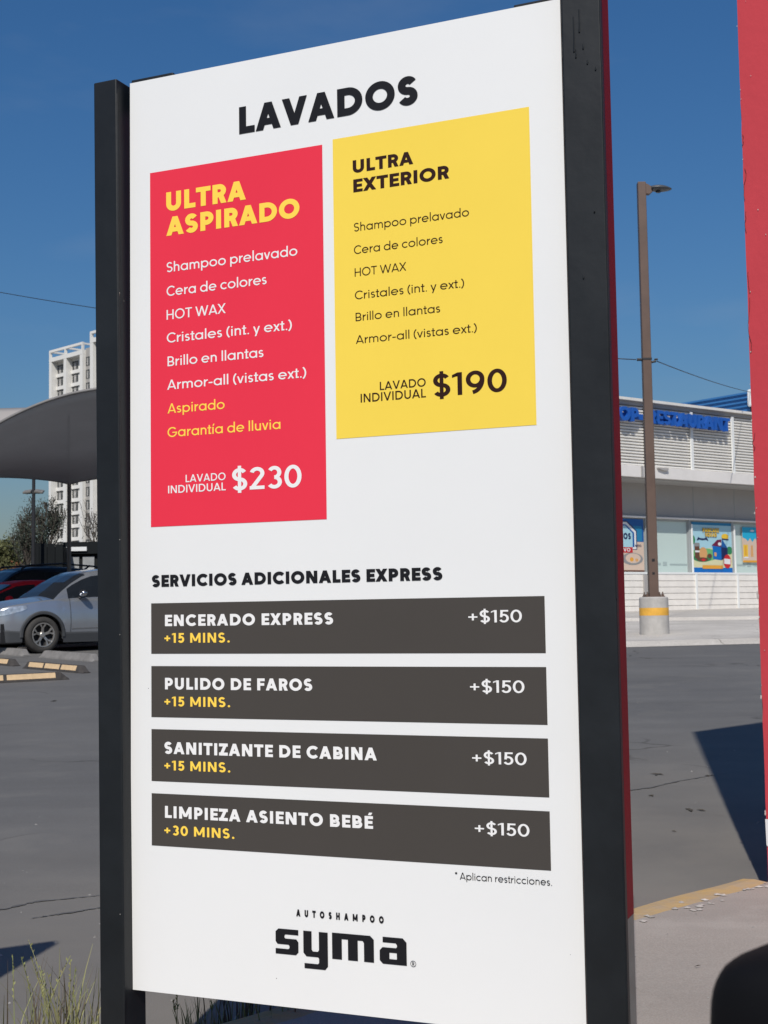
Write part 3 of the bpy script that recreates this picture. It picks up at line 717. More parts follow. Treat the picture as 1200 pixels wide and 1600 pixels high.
MB().box(0, -.012, 1.641, 2.08, .006, 1.73).build('painted_shade_strip', PM['teal'], p)  # overhang's shade on the poster top, painted as a darker teal strip
# left poster
p = place_poster('window_poster', 'poster with a white house badge and bowl of food left of the lamp post', .0, 2.42, 1.98, 1.73, PM['skin'])
L_ = [0]
lay([(0, .98), (1.98, .98), (1.98, 1.73), (0, 1.73)], 'blue2', 'blue_field'); lay([(1.5, 1.0), (1.9, 1.0), (1.9, 1.5), (1.5, 1.5)], 'teal', 'pale_field')
lay([(.2, .72), (1.66, .72), (1.66, 1.34), (1.2, 1.66), (.2, 1.66)], 'navy', 'badge_edge'); lay([(.2, .74), (1.62, .74), (1.62, 1.32), (1.18, 1.62), (.2, 1.62)], 'white', 'badge_rim'); lay([(.2, .80), (1.53, .80), (1.53, 1.28), (1.15, 1.54), (.2, 1.54)], 'blue2', 'badge_line'); lay([(.2, .80), (1.45, .80), (1.45, 1.26), (1.12, 1.5), (.2, 1.5)], 'sky', 'badge_face')
lay([(.4, .62), (1.44, .62), (1.44, .80), (.4, .80)], 'red', 'red_tag'); lay(ellp(1.42, .42, .50, .20), 'grey', 'bowl'); lay(ellp(1.45, .44, .36, .16), 'skin', 'food'); lay(ellp(1.38, .40, .09, .07), 'orange', 'yolk'); lay(ellp(1.62, .38, .07, .05), 'tan', 'crumb')
lay([(0, .0), (1.98, 0), (1.98, .05), (0, .05)], 'brown', 'base_strip')
lettering('ITOS', .26, .78, 1.36, 1.06, .20, -.026, PM['navy'], p, .02); lettering('NUEVO', .2, .56, 1.32, .655, .12, -.0265, PM['white'], p, .02)
lettering('NUEVO', .2, 1.55, 1.85, .82, .07, -.0268, PM['navy'], p, .02)
# right poster
p = place_poster('window_poster', 'cream and turquoise drink poster half hidden by the red wall', 7.08, 2.78, 1.4, 1.24, PM['skin'])
L_ = [0]
lay([(0, .88), (.2, .82), (.3, .74), (.42, .86), (.55, .72), (.7, .86), (.85, .74), (1.0, .86), (1.4, .78), (1.4, 1.24), (0, 1.24)], 'cyan', 'wave'); lay([(0, .0), (1.4, 0), (1.4, .07), (0, .07)], 'orange', 'base_strip')
lay([(.04, .18), (.28, .18), (.28, .62), (.04, .62)], 'yellow', 'bottle'); lay([(.12, .24), (.2, .24), (.2, .58), (.12, .58)], 'orange', 'bottle_label'); lay([(.44, .2), (.58, .2), (.56, .6), (.46, .6)], 'tan', 'glass'); lay(ellp(.55, 1.12, .12, .035), 'white', 'flash')
lay(ellp(.18, .17, .15, .03), 'white', 'saucer')

# blue ribbed roof box rising behind
rb = thing('rooftop_box', 'blue ribbed metal roof box rising behind the white restaurant roof', 'roof structure', (13.42, 46.9, 7.905), rad(-53))
mb = MB(); mb.box(-7, 0, 0, 0, 3, .96); mb.build('box_body', 'roof_blue', rb)
for i in range(6):
    mb = MB(); z = .10+i*.155; mb.prism([(0, z), (-.07, z+.02), (-.07, z+.075), (0, z+.095)], -7, 0, lambda u, v, n: (n, u-.002, v)); mb.build('rib', 'roof_blue', rb)
mb = MB(); mb.box(-.42, -.30, .38, -.06, -.10, 1.0); mb.build('lamp_housing', 'frame_w', rb, bevel=.06)
mb = MB(); mb.box(-.36, -.22, .22, -.12, -.072, .379); mb.build('lamp_bracket', 'black_plastic', rb)

# ------------------------------------------------------------------ street lamp right
M['lamp_brown'] = mat('lamp_brown_paint', (.115, .072, .052), .5, var=.12, vscale=2)
M['bollard'] = mat('lamp_plinth_concrete', (.42, .40, .37), .85, var=.14, vscale=5, bump=.4, bscale=30)
M['plinth_y'] = mat('plinth_yellow', (.72, .38, .05), .7, var=.12, vscale=7)
lb = 0.60
lamp = thing('street_lamp', 'tall brown street lamp on a round concrete base with a yellow band', 'street lamp', (5.60, 28.0, lb), 0)
mb = MB(); mb.lathe([(0, -.2), (.34, -.2), (.325, .05), (.305, .1), (.30, .86), (.28, .885), (0, .89)], 32); mb.build('concrete_base', 'bollard', lamp, smooth=False)
mb = MB(); mb.lathe([(.303, .50), (.3035, .505), (.3035, .655), (.303, .66)], 32); mb.build('yellow_band', 'plinth_y', lamp, smooth=True)
mb = MB()
vs = []; 
for z, r in ((.885, .098), (9.72, .085)):
    for sx, sy_ in ((-1,-1),(1,-1),(1,1),(-1,1)): vs.append((sx*r, sy_*r, z))
mb.add(vs, [(3,2,1,0),(4,5,6,7),(0,1,5,4),(1,2,6,5),(2,3,7,6),(3,0,4,7)]); mb.build('pole', 'lamp_brown', lamp, bevel=.012)
mb = MB(); mb.box(-.2, -.2, .884, .2, .2, .905)
for sx in (-1, 1):
    for sy_ in (-1, 1): mb.lathe([(0, .905), (.03, .905), (.03, .94), (.012, .945), (.012, .99), (0, .99)], 8, c=(sx*.16, sy_*.16, 0))
mb.build('base_plate', 'lamp_brown', lamp)
mb = MB(); mb.box(-.03, -.0995, 1.62, .03, -.09, 1.68); mb.box(-.03, -.0995, 1.2+.15, .02, -.09, 1.40); mb.build('hand_hole', 'dark', lamp)
mb = MB(); mb.prism([(.08, 9.70), (.08, 9.46), (.16, 9.45), (.24, 9.52), (.22, 9.62)], -.06, .06); mb.build('arm', 'lamp_brown', lamp, bevel=.01)
mb = MB()
rows = []
for i in range(11):
    t = i/10; x = .2+.44*t; hh = .075*(sin(pi*min(1, t*.8+.18))**.7); wd = .17*(sin(pi*min(.97, t*.75+.2))**.6)
    zc = 9.585-.02*t
    rows.append([(x, wd*cos(a), zc+hh*sin(a)*(1.0 if sin(a) > 0 else .65)) for a in [2*pi*k/14 for k in range(15)]])
mb.grid(rows); mb.add(rows[0][:-1], [tuple(range(14))]); mb.add(rows[-1][:-1], [tuple(range(14))])
mb.build('lamp_head', mat('lamp_head_grey', (.07, .075, .08), .45, var=.1), lamp, smooth=True)
mb = MB(); mb.lathe([(0, 9.50), (.05, 9.50), (.06, 9.53), (0, 9.54)], 10, c=(.36, 0, 0)); mb.build('sensor', 'black_plastic', lamp)
mb = MB(); mb.box(-.098, -.1, 5.88, .098, .1, 5.92); mb.tube([(-.20, 0, 5.90), (-.098, 0, 5.90)], .03, 8); mb.tube([(.098, 0, 5.84), (.20, 0, 5.86)], .025, 8); mb.tube([(.17, 0, 5.90), (.24, .0, 5.90)], .02, 8)
mb.build('cable_clamp', 'black_plastic', lamp)
def cable(name, label, a, b, sag, r):
    a = Vector(a); b = Vector(b); pts = [a.lerp(b, i/40) - Vector((0, 0, sag*4*(i/40)*(1-i/40))) for i in range(41)]
    o = MB().tube(pts, r, 6).build(name, 'black_plastic', smooth=True); tag(o, label, 'cable', 'overhead cables'); return o
cable('overhead_cable', 'thin cable running from the lamp post past the left edge of the photo', (5.38, 28.0, lb+5.90), (-17.0, 43.0, 12.85), .45, .011)
cable('overhead_cable', 'thin cable dropping from the lamp post to the blue ribbed roof box', (5.82, 28.0, lb+5.86), (13.05, 47.0, 8.80), .06, .010)

# ------------------------------------------------------------------ cars
M['tyre'] = mat('tyre_rubber', (.045, .042, .038), .85, var=.2, vscale=8, bump=.3, bscale=60)
M['alloy'] = mat('alloy_rim', (.42, .40, .37), .38, metal=.7)
M['alloy_dark'] = mat('wheel_well', (.012, .012, .013), .7)
M['cladding'] = mat('grey_cladding', (.045, .048, .052), .7, bump=.1, bscale=150)
M['car_glass'] = mat('car_glass', (.014, .018, .024), .08, spec=.4)
M['chrome'] = mat('chrome_trim', (.62, .63, .65), .18, metal=1.0)
M['lens'] = mat('headlamp_lens', (.42, .46, .50), .12, metal=.35, coat=1.0, var=.5, vscale=9)
M['paint_silver'] = mat('silver_blue_paint', (.41, .435, .475), .27, metal=.7, coat=.8)
M['paint_red'] = mat('red_paint', (.75, .014, .03), .55, spec=.2)
M['paint_black'] = mat('black_paint', (.012, .013, .016), .35, spec=.35)
M['seam'] = mat('seam_dark', (.03, .032, .036), .7)

def wheel(par, x, y, z, r, side):
    t = thing('wheel', '', '', (x, y, z)); del t['label']; del t['category']; t.parent = par
    s = side; W = .11
    mb = MB(); prof = [(r*.66, s*W), (r*.80, s*(W+.008)), (r*.93, s*W*.96), (r*.985, s*W*.8), (r, s*W*.4), (r, -s*W*.4), (r*.985, -s*W*.8), (r*.66, -s*W)]
    mb.lathe(prof, 40, 'Y', closed=True); mb.build('tyre', 'tyre', t, smooth=True)
    mb = MB(); mb.lathe([(0, s*.02), (r*.66, s*.03), (r*.665, s*W*.9)], 40, 'Y'); mb.build('wheel_disc', 'alloy_dark', t, smooth=True)
    mb = MB(); mb.lathe([(r*.60, s*(W-.02)), (r*.61, s*(W+.006)), (r*.665, s*(W+.008)), (r*.68, s*(W-.004)), (r*.655, s*(W-.05))], 40, 'Y')
    for k in range(5):
        a0 = 2*pi*k/5+.35; 
        for d in (-1, 1):
            def P(rr, off, dep): 
                a = a0+off*d; return (rr*r*cos(a), s*(W-dep), rr*r*sin(a))
            pts = [P(.13, 0.0, .03), P(.13, .5, .03), P(.40, .16, .012), P(.62, .36, .0), P(.62, .17, .0), P(.38, .02, .012)]
            bk = [(p[0], p[1]-s*.03, p[2]) for p in pts]
            k6 = len(pts); mb.add(pts+bk, [tuple(range(k6))]+[(i, (i+1) % k6, (i+1) % k6+k6, i+k6) for i in range(k6)])
    mb.lathe([(0, s*(W-.012)), (.045, s*(W-.014)), (.06, s*(W-.03))], 14, 'Y'); mb.lathe([(.06, s*(W-.03)), (r*.17, s*(W-.035)), (r*.2, s*(W-.06))], 16, 'Y')
    mb.build('rim', 'alloy', t)
    return t

def make_car(name, label, cat, loc, rz, paint, H=1.68, L=4.6, W=1.85, suv=True, rails=False, green=True, rear_hatch=True, group=None, roof_back=4.25):
    t = thing(name, label, cat, loc, rz, group)
    k = L/4.6; hs = 1.0 if suv else .88
    R_ = .355 if suv else .315
    wx = (.92*k, (.92+2.66)*k); arch = R_+.055
    ZT = [(0, .66), (.05, .80), (.12, .87), (.3, .925), (.7, .985), (1.0, 1.025), (1.3, 1.055), (2, 1.06), (3.0, 1.085), (3.8, 1.12), (4.3, 1.14), (4.48, 1.05), (4.56, .9), (4.6, .70)]
    PL = [(0, .56), (.04, .66), (.12, .765), (.25, .85), (.5, .93), (.8, .975), (1.2, 1), (3.6, 1), (4.15, .97), (4.4, .92), (4.55, .84), (4.6, .72)]
    BU = [(.18, .90), (.3, .955), (.45, .985), (.60, 1.0), (.74, .992), (.80, .985), (.86, .975), (.95, .95), (1.05, .925), (1.15, .90)]
    zt = lambda x: lerp_tab(ZT, x/k)*hs
    pl = lambda x: lerp_tab(PL, x/k)
    def zb(x):
        z = .27*hs if .5*k < x < 4.2*k else .30*hs
        for c in wx:
            if abs(x-c) < arch: z = max(z, R_+math.sqrt(arch*arch-(x-c)**2))
        return z
    def sy_(x, z): return W/2*pl(x)*lerp_tab(BU, z/hs)
    xs_ = sorted(set([0, .02, .05, .09, .14, .2, .28, .38] + [round(.1*i, 3) for i in range(4, 46)] + [4.55, 4.6]))
    xs_ = [x*k for x in xs_]
    for c in wx: xs_ += [c+arch*sin(rad(a)) for a in (-90, -89.9, -84, -76, -66, -54, -40, -20, 20, 40, 54, 66, 76, 84, 89.9, 90)]
    xs_ = sorted(set(round(x, 4) for x in xs_))
    # drop columns that crowd together
    cols = [xs_[0]]
    for x in xs_[1:]:
        if x-cols[-1] > .0005: cols.append(x)
    mb = MB(); rows = []
    for x in cols:
        b, top = zb(x), zt(x); side = []
        for j in range(13):
            z = b+(top-b)*j/12; side.append((x, -sy_(x, z), z))
        h = side[-1][1]; cr = .075*min(1, x/(.5*k)+.15)
        topv = [(x, h*q, top+cr*(1-q*q)**1.0*(.55+.45*(1-q))) for q in (.94, .85, .7, .5, .25, 0)]
        half = side+topv; rows.append(half+[(a, -b_, c) for a, b_, c in reversed(half[:-1])])
    mb.grid(rows)
    for end in (rows[0], rows[-1]):
        n = len(end); o = len(mb.v); mb.v += end
        for i in range(n//2): mb.f.append((o+i, o+i+1, o+n-2-i, o+n-1-i)) if i < n//2-0 and i+1 <= n-2-i else None
    body = mb.build('body', paint, t, smooth=True)
    mb = MB(); mb.box(.12*k, -W*.40, .22*hs, L-.12*k, W*.40, .58*hs); mb.build('underbody', 'alloy_dark', t)
    # lower cladding: sills, arch lips, bumper skirt
    mb = MB()
    for s in (-1, 1):
        for c in wx:
            ring = []
            for i in range(25):
                a = pi*i/24*1.06-.03*pi; row = []
                for rr, o in ((arch-.006, -.03), (arch-.004, .012), (arch+.035, .016), (arch+.058, .004)):
                    x = c-rr*cos(a); z = R_+rr*sin(a); z2 = max(z, .2); row.append((x, s*(sy_(min(max(x, .3), L-.3), max(.45, z2))+o), z2))
                ring.append(row)
            mb.grid(ring)
        row = []
        for i in range(30):
            x = wx[0]+arch+.01+(wx[1]-wx[0]-2*arch-.02)*i/29
            row.append([(x, s*(sy_(x, .30)-.05), .195*hs), (x, s*(sy_(x, .30)+.015), .20*hs), (x, s*(sy_(x, .38)+.016), .37*hs), (x, s*(sy_(x, .4)+.004), .40*hs)])
        mb.grid(row)
        row = []
        for i in range(16):
            x = (wx[0]-arch-.005)*i/15
            row.append([(x+.03*(1-i/15), s*(sy_(x, .3)-.04), .19*hs), (x, s*(sy_(x, .3)+.012), .22*hs), (x, s*(sy_(x, .4)+.013), .40*hs+.05*(1-i/15)), (x, s*(sy_(x, .42)+.002), .43*hs+.05*(1-i/15))])
        mb.grid(row)
    y0 = sy_(0, .3)*.92
    mb.grid([[(-.012, -y0+2*y0*i/8, .20*hs), (-.015, -y0+2*y0*i/8, .40*hs)] for i in range(9)])
    mb.build('cladding', 'cladding', t, smooth=False)
    if suv:
        mb = MB(); mb.grid([[(-.008, -.40+.8*i/8, .56), (-.010, -.40+.8*i/8, .74)] for i in range(9)]); mb.build('grille', 'black_plastic', t)
    def patch(pts, m, name, off=.006, s=-1):
        # pts: rows of (x,z) on the flank
        mb = MB(); mb.grid([[(x, s*(sy_(x, z)+off), z) for x, z in r] for r in pts]); return mb.build(name, m, t, smooth=True)
    for s in (-1, 1):
        a = [(.012, .70, .745), (.05, .715, .79), (.12, .73, .828), (.22, .752, .865), (.36, .785, .90), (.50, .825, .925), (.60, .865, .935)]
        patch([[(x*k, (b+(c-b)*q/3)*hs) for q in range(4)] for x, b, c in a], 'lens', 'headlight', .008, s)
        patch([[(x*k, (b+(c-b)*q/2)*hs) for q in range(3)] for x, b, c in [(.0, .425, .45), (.05, .41, .46), (.1, .405, .465), (.16, .42, .46)]], 'chrome', 'fog_lamp', .022, s)
        # shut lines of the doors
        for pts in ([(1.50+.02*i*0, .40+.66*i/8) for i in range(9)], [(2.62, .40+.68*i/8) for i in range(9)], [(3.55-.10*(1-i/8)*(i < 4), .45+.65*i/8) for i in range(9)]):
            patch([[(x*k-.006, z*hs), (x*k+.006, z*hs)] for x, z in pts], 'seam', 'door_seam', .003, s)
        patch([[(x*k, .455*hs+.002*i), (x*k, .47*hs+.002*i)] for i, x in enumerate([1.52+.1*j for j in range(20)])], 'chrome', 'door_trim', .005, s)
        for xh in (2.42, 3.42):
            mb = MB(); mb.tube([(xh*k+dx, s*(sy_(xh*k, .9)+d), .93*hs) for dx, d in ((-.11, .0), (-.08, .035), (.08, .035), (.11, .0))], .014, 8); mb.build('door_handle', paint, t, smooth=True)
    for c in wx:
        for s in (-1, 1): wheel(t, c, s*(W/2-.135), R_, R_, s)
    if not green: return t, sy_, zt
    # greenhouse
    RZ = [(1.16, 1.05*hs), (1.35, 1.05*hs+.16*(H-1.05*hs)/.62), (1.6, 1.05*hs+(H-1.05*hs)*.55), (1.85, H-.14), (2.05, H-.055), (2.35, H-.012), (2.8, H), (3.4, H-.015), (3.9, H-.06), (roof_back, H-.13), (4.36, H-.28), (4.50, 1.14*hs)]
    st = [1.16, 1.25, 1.35, 1.48, 1.6, 1.72, 1.85, 1.95, 2.05, 2.2, 2.35, 2.55, 2.66, 2.8, 3.1, 3.3, 3.38, 3.48, 3.7, 3.9, 4.08, roof_back, 4.36, 4.50]
    G = []
    for x in st:
        r = lerp_tab(RZ, x); b = zt(x*k)-.015; d = max(.004, r-b); f = min(1, d/.5)
        hb = sy_(x*k, zt(x*k))-.012; ht = hb-.20*f
        half = [(hb, b), (hb-.012*f, b+d*.07), (hb-.075*f, b+d*.45), (ht+.045*f, b+d*.80), (ht+.005, b+d*.90), (ht-.06, b+d*.965), (ht*.62, b+d*.992), (0, b+d+.006)]
        G.append([(x*k, -y, z) for y, z in half]+[(x*k, y, z) for y, z in reversed(half[:-1])])
    gl, pt = MB(), MB(); nn = len(G[0])
    front, rear_w, sides = MB(), MB(), [MB(), MB(), MB(), MB(), MB(), MB()]
    for i in range(len(st)-1):
        xm = (st[i]+st[i+1])/2
        for j in range(nn-1):
            jj = min(j, nn-2-j); q = [G[i][j], G[i][j+1], G[i+1][j+1], G[i+1][j]]; tgt = pt; sd_ = 0 if j < nn//2 else 3
            if jj in (1, 2):
                if 1.48 < xm < 2.55: tgt = sides[sd_]
                elif 2.66 < xm < 3.38: tgt = sides[sd_+1]
                elif 3.48 < xm < 4.08: tgt = sides[sd_+2]
            elif jj >= 4 and 1.2 < xm < 1.97: tgt = front
            elif jj >= 4 and xm > roof_back: tgt = rear_w
            tgt.add(q, [(0, 1, 2, 3)])
    pt.build('greenhouse', paint, t, smooth=True)
    front.build('windscreen', 'car_glass', t, smooth=True); rear_w.build('rear_window', 'car_glass', t, smooth=True)
    for sm in sides: sm.build('side_window', 'car_glass', t, smooth=True)
    for s in (-1, 1):   # wing mirror
        x, z = 1.72*k, 1.13*hs; y = sy_(x, 1.05*hs)
        mb = MB(); rows = []
        for i in range(9):
            a = pi*i/8; q = sin(a)**.6
            rows.append([(x-.06*cos(b)*q*1.2, s*(y+.13-.115*cos(a)), z+.035+.07*sin(b)*q) for b in [2*pi*n/12 for n in range(13)]])
        mb.grid(rows); mir = mb.build('wing_mirror', 'chrome' if paint == 'paint_silver' else paint, t, smooth=True)
        mb = MB(); mb.tube([(x, s*(y-.03), z-.06), (x, s*(y+.08), z-.035)], .03, 8, .022); mb.build('mirror_arm', 'black_plastic', mir)
    if rails:
        for s in (-1, 1):
            mb = MB(); mb.tube([(x*k, s*(W/2-.27), lerp_tab(RZ, x)+h_) for x, h_ in ((2.0, 0.0), (2.15, .05), (3.0, .065), (3.9, .06), (4.1, -.02))], .022, 8); mb.build('roof_rail', 'chrome' if paint == 'paint_silver' else 'black_plastic', t, smooth=True)
    mb = MB(); mb.tube([(3.95*k, 0, H-.06), (4.1*k, 0, H+.05), (4.16*k, 0, H+.03)], .03, 6, .008); mb.build('aerial', paint, t)
    return t

CR = rad(41)
make_car('parked_car', 'silver blue sport utility car with alloy wheels, nearest of the three parked', 'car', (-7.96, 26.26, gz(0, 26.26)+.005), CR, 'paint_silver', group='cars parked under the canopy')
make_car('parked_car', 'low red hatchback parked behind the silver car', 'car', (-9.85, 28.5, gz(0, 28.5)+.005), CR, 'paint_red', H=1.46, L=4.1, W=1.74, suv=False, group='cars parked under the canopy')
make_car('parked_car', 'black car with roof rails parked behind the red one', 'car', (-10.6, 30.8, gz(0, 30.8)+.005), CR, 'paint_black', H=1.78, L=4.75, W=1.9, rails=True, group='cars parked under the canopy')

# the car the picture is taken from: hull and wing mirror
HD = rad(45)
own = make_car('own_car', 'black car at the lower right corner, only its blurred wing mirror showing', 'car', (0, 0, 0), HD+pi, 'paint_black', H=1.5, suv=False, green=False)[0]
# local x runs nose to tail; mirror sits ahead of the eye on the left flank
ca = HD+pi; ex, ey = Vector((cos(ca), sin(ca))), Vector((-sin(ca), cos(ca)))
own.location = (0, 0, 0.0)
nose = Vector((cos(HD), sin(HD))); left = Vector((-sin(HD), cos(HD)))
own.location = (nose.x*2.35-left.x*.66, nose.y*2.35-left.y*.66, 0)
def own_local(f_, l_, z): return (2.35-f_, -(l_+.66), z)
mb = MB(); rows = []
for i in range(33):
    a = -cos(pi*i/32); lw = .279+.127*a; q = max(0, 1-abs(a)**9)**(1/3.2)
    rows.append([own_local(.692+.07*q*(abs(cos(b))**.3)*(1 if cos(b) > 0 else -1), lw, 1.0365+.083*q*(abs(sin(b))**.3)*(1 if sin(b) > 0 else -1)) for b in [2*pi*n/28 for n in range(29)]])
mb.grid(rows); mir = mb.build('wing_mirror', mat('mirror_black', (.004, .004, .005), .7, spec=.15), own, smooth=True)
mb = MB(); mb.tube([own_local(.70, .13, .90), own_local(.69, .21, .98)], .035, 10, .03); mb.build('mirror_arm', 'black_plastic', mir)

# ------------------------------------------------------------------ wheel stops
M['rubber'] = mat('stop_rubber', (.05, .044, .04), .85, var=.25, vscale=10, bump=.3)
M['stop_y'] = mat('stop_yellow', (.62, .44, .25), .75, var=.12, vscale=14)
M['stop_c'] = mat('stop_concrete', (.20, .19, .18), .9, var=.2, vscale=7, bump=.4)
def wheel_stop(label, a, b, panels, m='rubber', w=.16, h=.115):
    a = Vector(a); b = Vector(b); L = (b-a).length; c = (a+b)/2
    t = thing('wheel_stop', label, 'wheel stop', (c.x, c.y, gz(0, c.y)), atan2(b.y-a.y, b.x-a.x), 'wheel stops on the asphalt')
    slope = (gz(0, b.y)-gz(0, a.y))/L
    t.rotation_euler = (0, -math.atan(slope), atan2(b.y-a.y, b.x-a.x))
    mb = MB(); rows = []
    for x, q in ((-L/2, .15), (-L/2+.04, .4), (-L/2+.12, .97), (-L/2+.16, 1), (L/2-.16, 1), (L/2-.12, .97), (L/2-.04, .4), (L/2, .15)):
        rows.append([(x, -w/2, -.01), (x, -w/2*.96, .02*q), (x, -w/2*.52, h*q), (x, 0, h*q*1.02), (x, w/2*.52, h*q), (x, w/2*.96, .02*q), (x, w/2, -.01)])
    mb.grid(rows); mb.add(rows[0], [tuple(range(7))]); mb.add(rows[-1], [tuple(range(7))]); mb.build('stop_body', m, t)
    def face(x, q): # on the slanted side
        y = -(w/2*.96+(w/2*.52-w/2*.96)*q); return (x, y-.003, .02+(h-.02)*q+.002)
    Lp = (L-.34)/max(1, panels)
    for i in range(panels):
        for s in (-1, 1):
            x0 = -L/2+.17+Lp*i+.02; x1 = x0+Lp-.05; mb = MB()
            mb.add([(x, s*-y, z) for x, y, z in (face(x0, .14), face(x1, .14), face(x1, .92), face(x0, .92))], [(0, 1, 2, 3)]); mb.build('reflector_strip', 'stop_y', t)
wheel_stop('black and yellow wheel stop with three visible panels in front of the silver car', (-5.91, 22.1), (-4.62, 20.73), 3)
wheel_stop('nearest wheel stop, long yellow panels, running off the left edge', (-6.24, 18.72), (-4.63, 19.58), 2)
wheel_stop('wheel stop cut by the left edge, only its right tip visible', (-7.46, 23.94), (-6.21, 22.6), 3)
wheel_stop('plain grey wheel stop left of the front tyre', (-8.0, 26.75), (-6.80, 25.45), 0, 'stop_c', .2, .13)
wheel_stop('plain grey wheel stop right of the front tyre', (-6.37, 25.0), (-5.05, 23.5), 0, 'stop_c', .2, .13)

# ------------------------------------------------------------------ canopies
def membrane(name, col):
    m = mat(name, col, .8, var=.06, vscale=.8); return m
M['mem'] = membrane('membrane_grey', (.50, .51, .54)); M['mem2'] = membrane('membrane_beige', (.36, .33, .30)); M['steel'] = mat('canopy_steel', (.19, .18, .172), .5, var=.1)
can = thing('shade_canopy', 'dark grey arched fabric shade canopy over the parked cars', 'canopy', (-7.55, 30.0, gz(0, 30)), 0)
cz = gz(0, 30)
def CP(u, t):
    xn = -4.9+u; zn = 5.57-.12*u*u if abs(u) < 3.2 else 5.57-.12*10.24-(abs(u)-3.2)*.45
    xf = -7.55+(u+1.0)*1.22; ph = ((xf+7.55)/3.9) % 1.0; zf = 4.43+.20*sin(pi*ph)**.7
    x = xn+(xf-xn)*t; y = 25+7*t; z = zn+(zf-zn)*t-.18*sin(pi*t)
    return (x+7.55, y-30, z-cz)
us = [-8+.2*i for i in range(66)]
mb = MB(); mb.grid([[CP(u, j/14) for j in range(15)] for u in us]); mb.build('membrane', 'mem', can, smooth=True, solid=.012)
mb = MB(); mb.tube([CP(u, 0) for u in us], .03, 6); mb.tube([CP(u, 1) for u in us], .02, 6); mb.build('edge_cable', 'steel', can, smooth=True)
mb = MB(); mb.tube([(a, b, c-.02) for a, b, c in [CP(-1.0, .15+.85*j/10) for j in range(11)]], .006, 5); mb.build('seam', 'mem', can)
for k in (-1, 0, 1):
    px = 3.9*k; mb = MB(); mb.tube([(px, 2.0, gz(0, 32)-cz-.05), (px, 2.0, 4.45-cz)], .05, 12); mb.lathe([(0, 0), (.18, 0), (.18, .03), (.1, .05), (0, .05)], 12, c=(px, 2, gz(0, 32)-cz)); mb.build('pole', 'steel', can, smooth=False)
for k in (-6.5, 3.6):
    mb = MB(); mb.tube([(k+2.65, -5.0, gz(0, 25)-cz-.05), (k+2.65, -5.0, CP(k, 0)[2]+.02)], .085, 12); mb.build('pole', 'steel', can)
can2 = thing('shade_canopy', 'sunlit pale beige canopy peeking over the grey one at the left edge', 'canopy', (-12, 29, gz(0, 29)), 0)
c2 = gz(0, 29)
mb = MB(); mb.grid([[(-5+9.2*i/20, -1+2.2*j/8, 4.7+1.22*(j/8)**.8+.10*(i/20)-.1*sin(pi*i/20)*sin(pi*j/8)-c2) for j in range(9)] for i in range(21)]); mb.build('membrane', 'mem2', can2, smooth=True, solid=.012)
for px in (-4.8, -1.5):
    mb = MB(); mb.tube([(px, 1.1, 0), (px, 1.1, 5.9-c2)], .07, 10); mb.build('pole', 'steel', can2)

# ------------------------------------------------------------------ twin-panel lamp pole
pole = thing('floodlight_pole', 'slim black pole with a small twin floodlight crossbar rising behind the canopy', 'light pole', (-9.98, 38.0, gz(0, 38)), 0)
mb = MB(); mb.tube([(0, 0, -.1), (0, 0, 5.2)], .055, 10, .045); mb.build('pole', 'black_plastic', pole)
pz = 4.79-gz(0, 38)
mb = MB(); mb.box(-.26, -.05, pz-.03, .26, .05, pz+.03); mb.build('crossbar', 'black_plastic', pole)
for s in (-1, 1):
    mx = Matrix.Translation((s*.165, -.02, pz+.03)) @ Matrix.Rotation(rad(18), 4, 'X') @ Matrix.Rotation(rad(s*8), 4, 'Y')
    MB().box(-.12, -.12, -.025, .12, .12, .03, mx).build('floodlight', M['galv'], pole, bevel=.008)

# ------------------------------------------------------------------ apartment tower
M['tw_white'] = mat('tower_white', (.73, .715, .67), .8, var=.03, vscale=.2)
M['tw_grey'] = mat('tower_grey', (.36, .345, .32), .8, var=.06, vscale=.25)
M['tw_glass'] = mat('tower_glass', (.05, .055, .055), .25, var=.3, vscale=.3)
M['tw_curt'] = mat('tower_curtain', (.42, .41, .39), .8, var=.3, vscale=.9)
tw = thing('apartment_tower', 'tall white apartment tower with recessed window columns far behind the canopy', 'apartment tower', (-75.4, 300.0, 0), rad(-44.7))
TOP = 58.4
def tbox(name, m, *a): return MB().box(*a).build(name, m, tw)
tbox('core_wall', 'tw_white', .02, 1.6, -2, 13.68, 14, 59.2)
for a, b in ((0, 1.0), (6.05, 7.1), (12.6, 13.7)): tbox('pier', 'tw_white', a, 0, -2, b, 1.6, TOP-.02)
tbox('parapet', 'tw_white', 0, -.02, TOP, 13.72, 1.62, 59.35)
for a, b in ((0, .5), (6.35, 6.8), (13.25, 13.7)): tbox('roof_post', 'tw_white', a, -.01, 59.36, b, .5, 60.55)
tbox('roof_beam', 'tw_white', 0, -.02, 60.56, 13.72, .5, 61.1)
tbox('roof_beam', 'tw_white', 0, 6.0, 60.2, 13.7, 6.5, 61.0)
for a in (0, 6.35, 13.2): tbox('roof_beam', 'tw_white', a+.01, .505, 60.6, a+.49, 5.99, 61.0)
tbox('recessed_wall', 'tw_grey', 13.70, .8, -2, 17.1, 14, 59.7)
tbox('right_bay', 'tw_white', 17.1, 1.4, -2, 31, 14, 61.5)
for a, b in ((17.1, 18.3), (23.5, 24.6), (29.8, 31)): tbox('pier', 'tw_white', a, -.3, -2, b, 1.4, 60.2)
tbox('parapet', 'tw_white', 17.1, -.32, 60.21, 31.02, 1.6, 61.2); tbox('roof_beam', 'tw_white', 17.1, -.32, 62.2, 31, .3, 62.75)
for a in (17.1, 23.8, 30.4): tbox('roof_post', 'tw_white', a, -.31, 61.21, a+.6, .3, 62.19)
tbox('roof_slab', 'tw_grey', .05, 1.63, 59.21, 13.6, 13.9, 59.3)
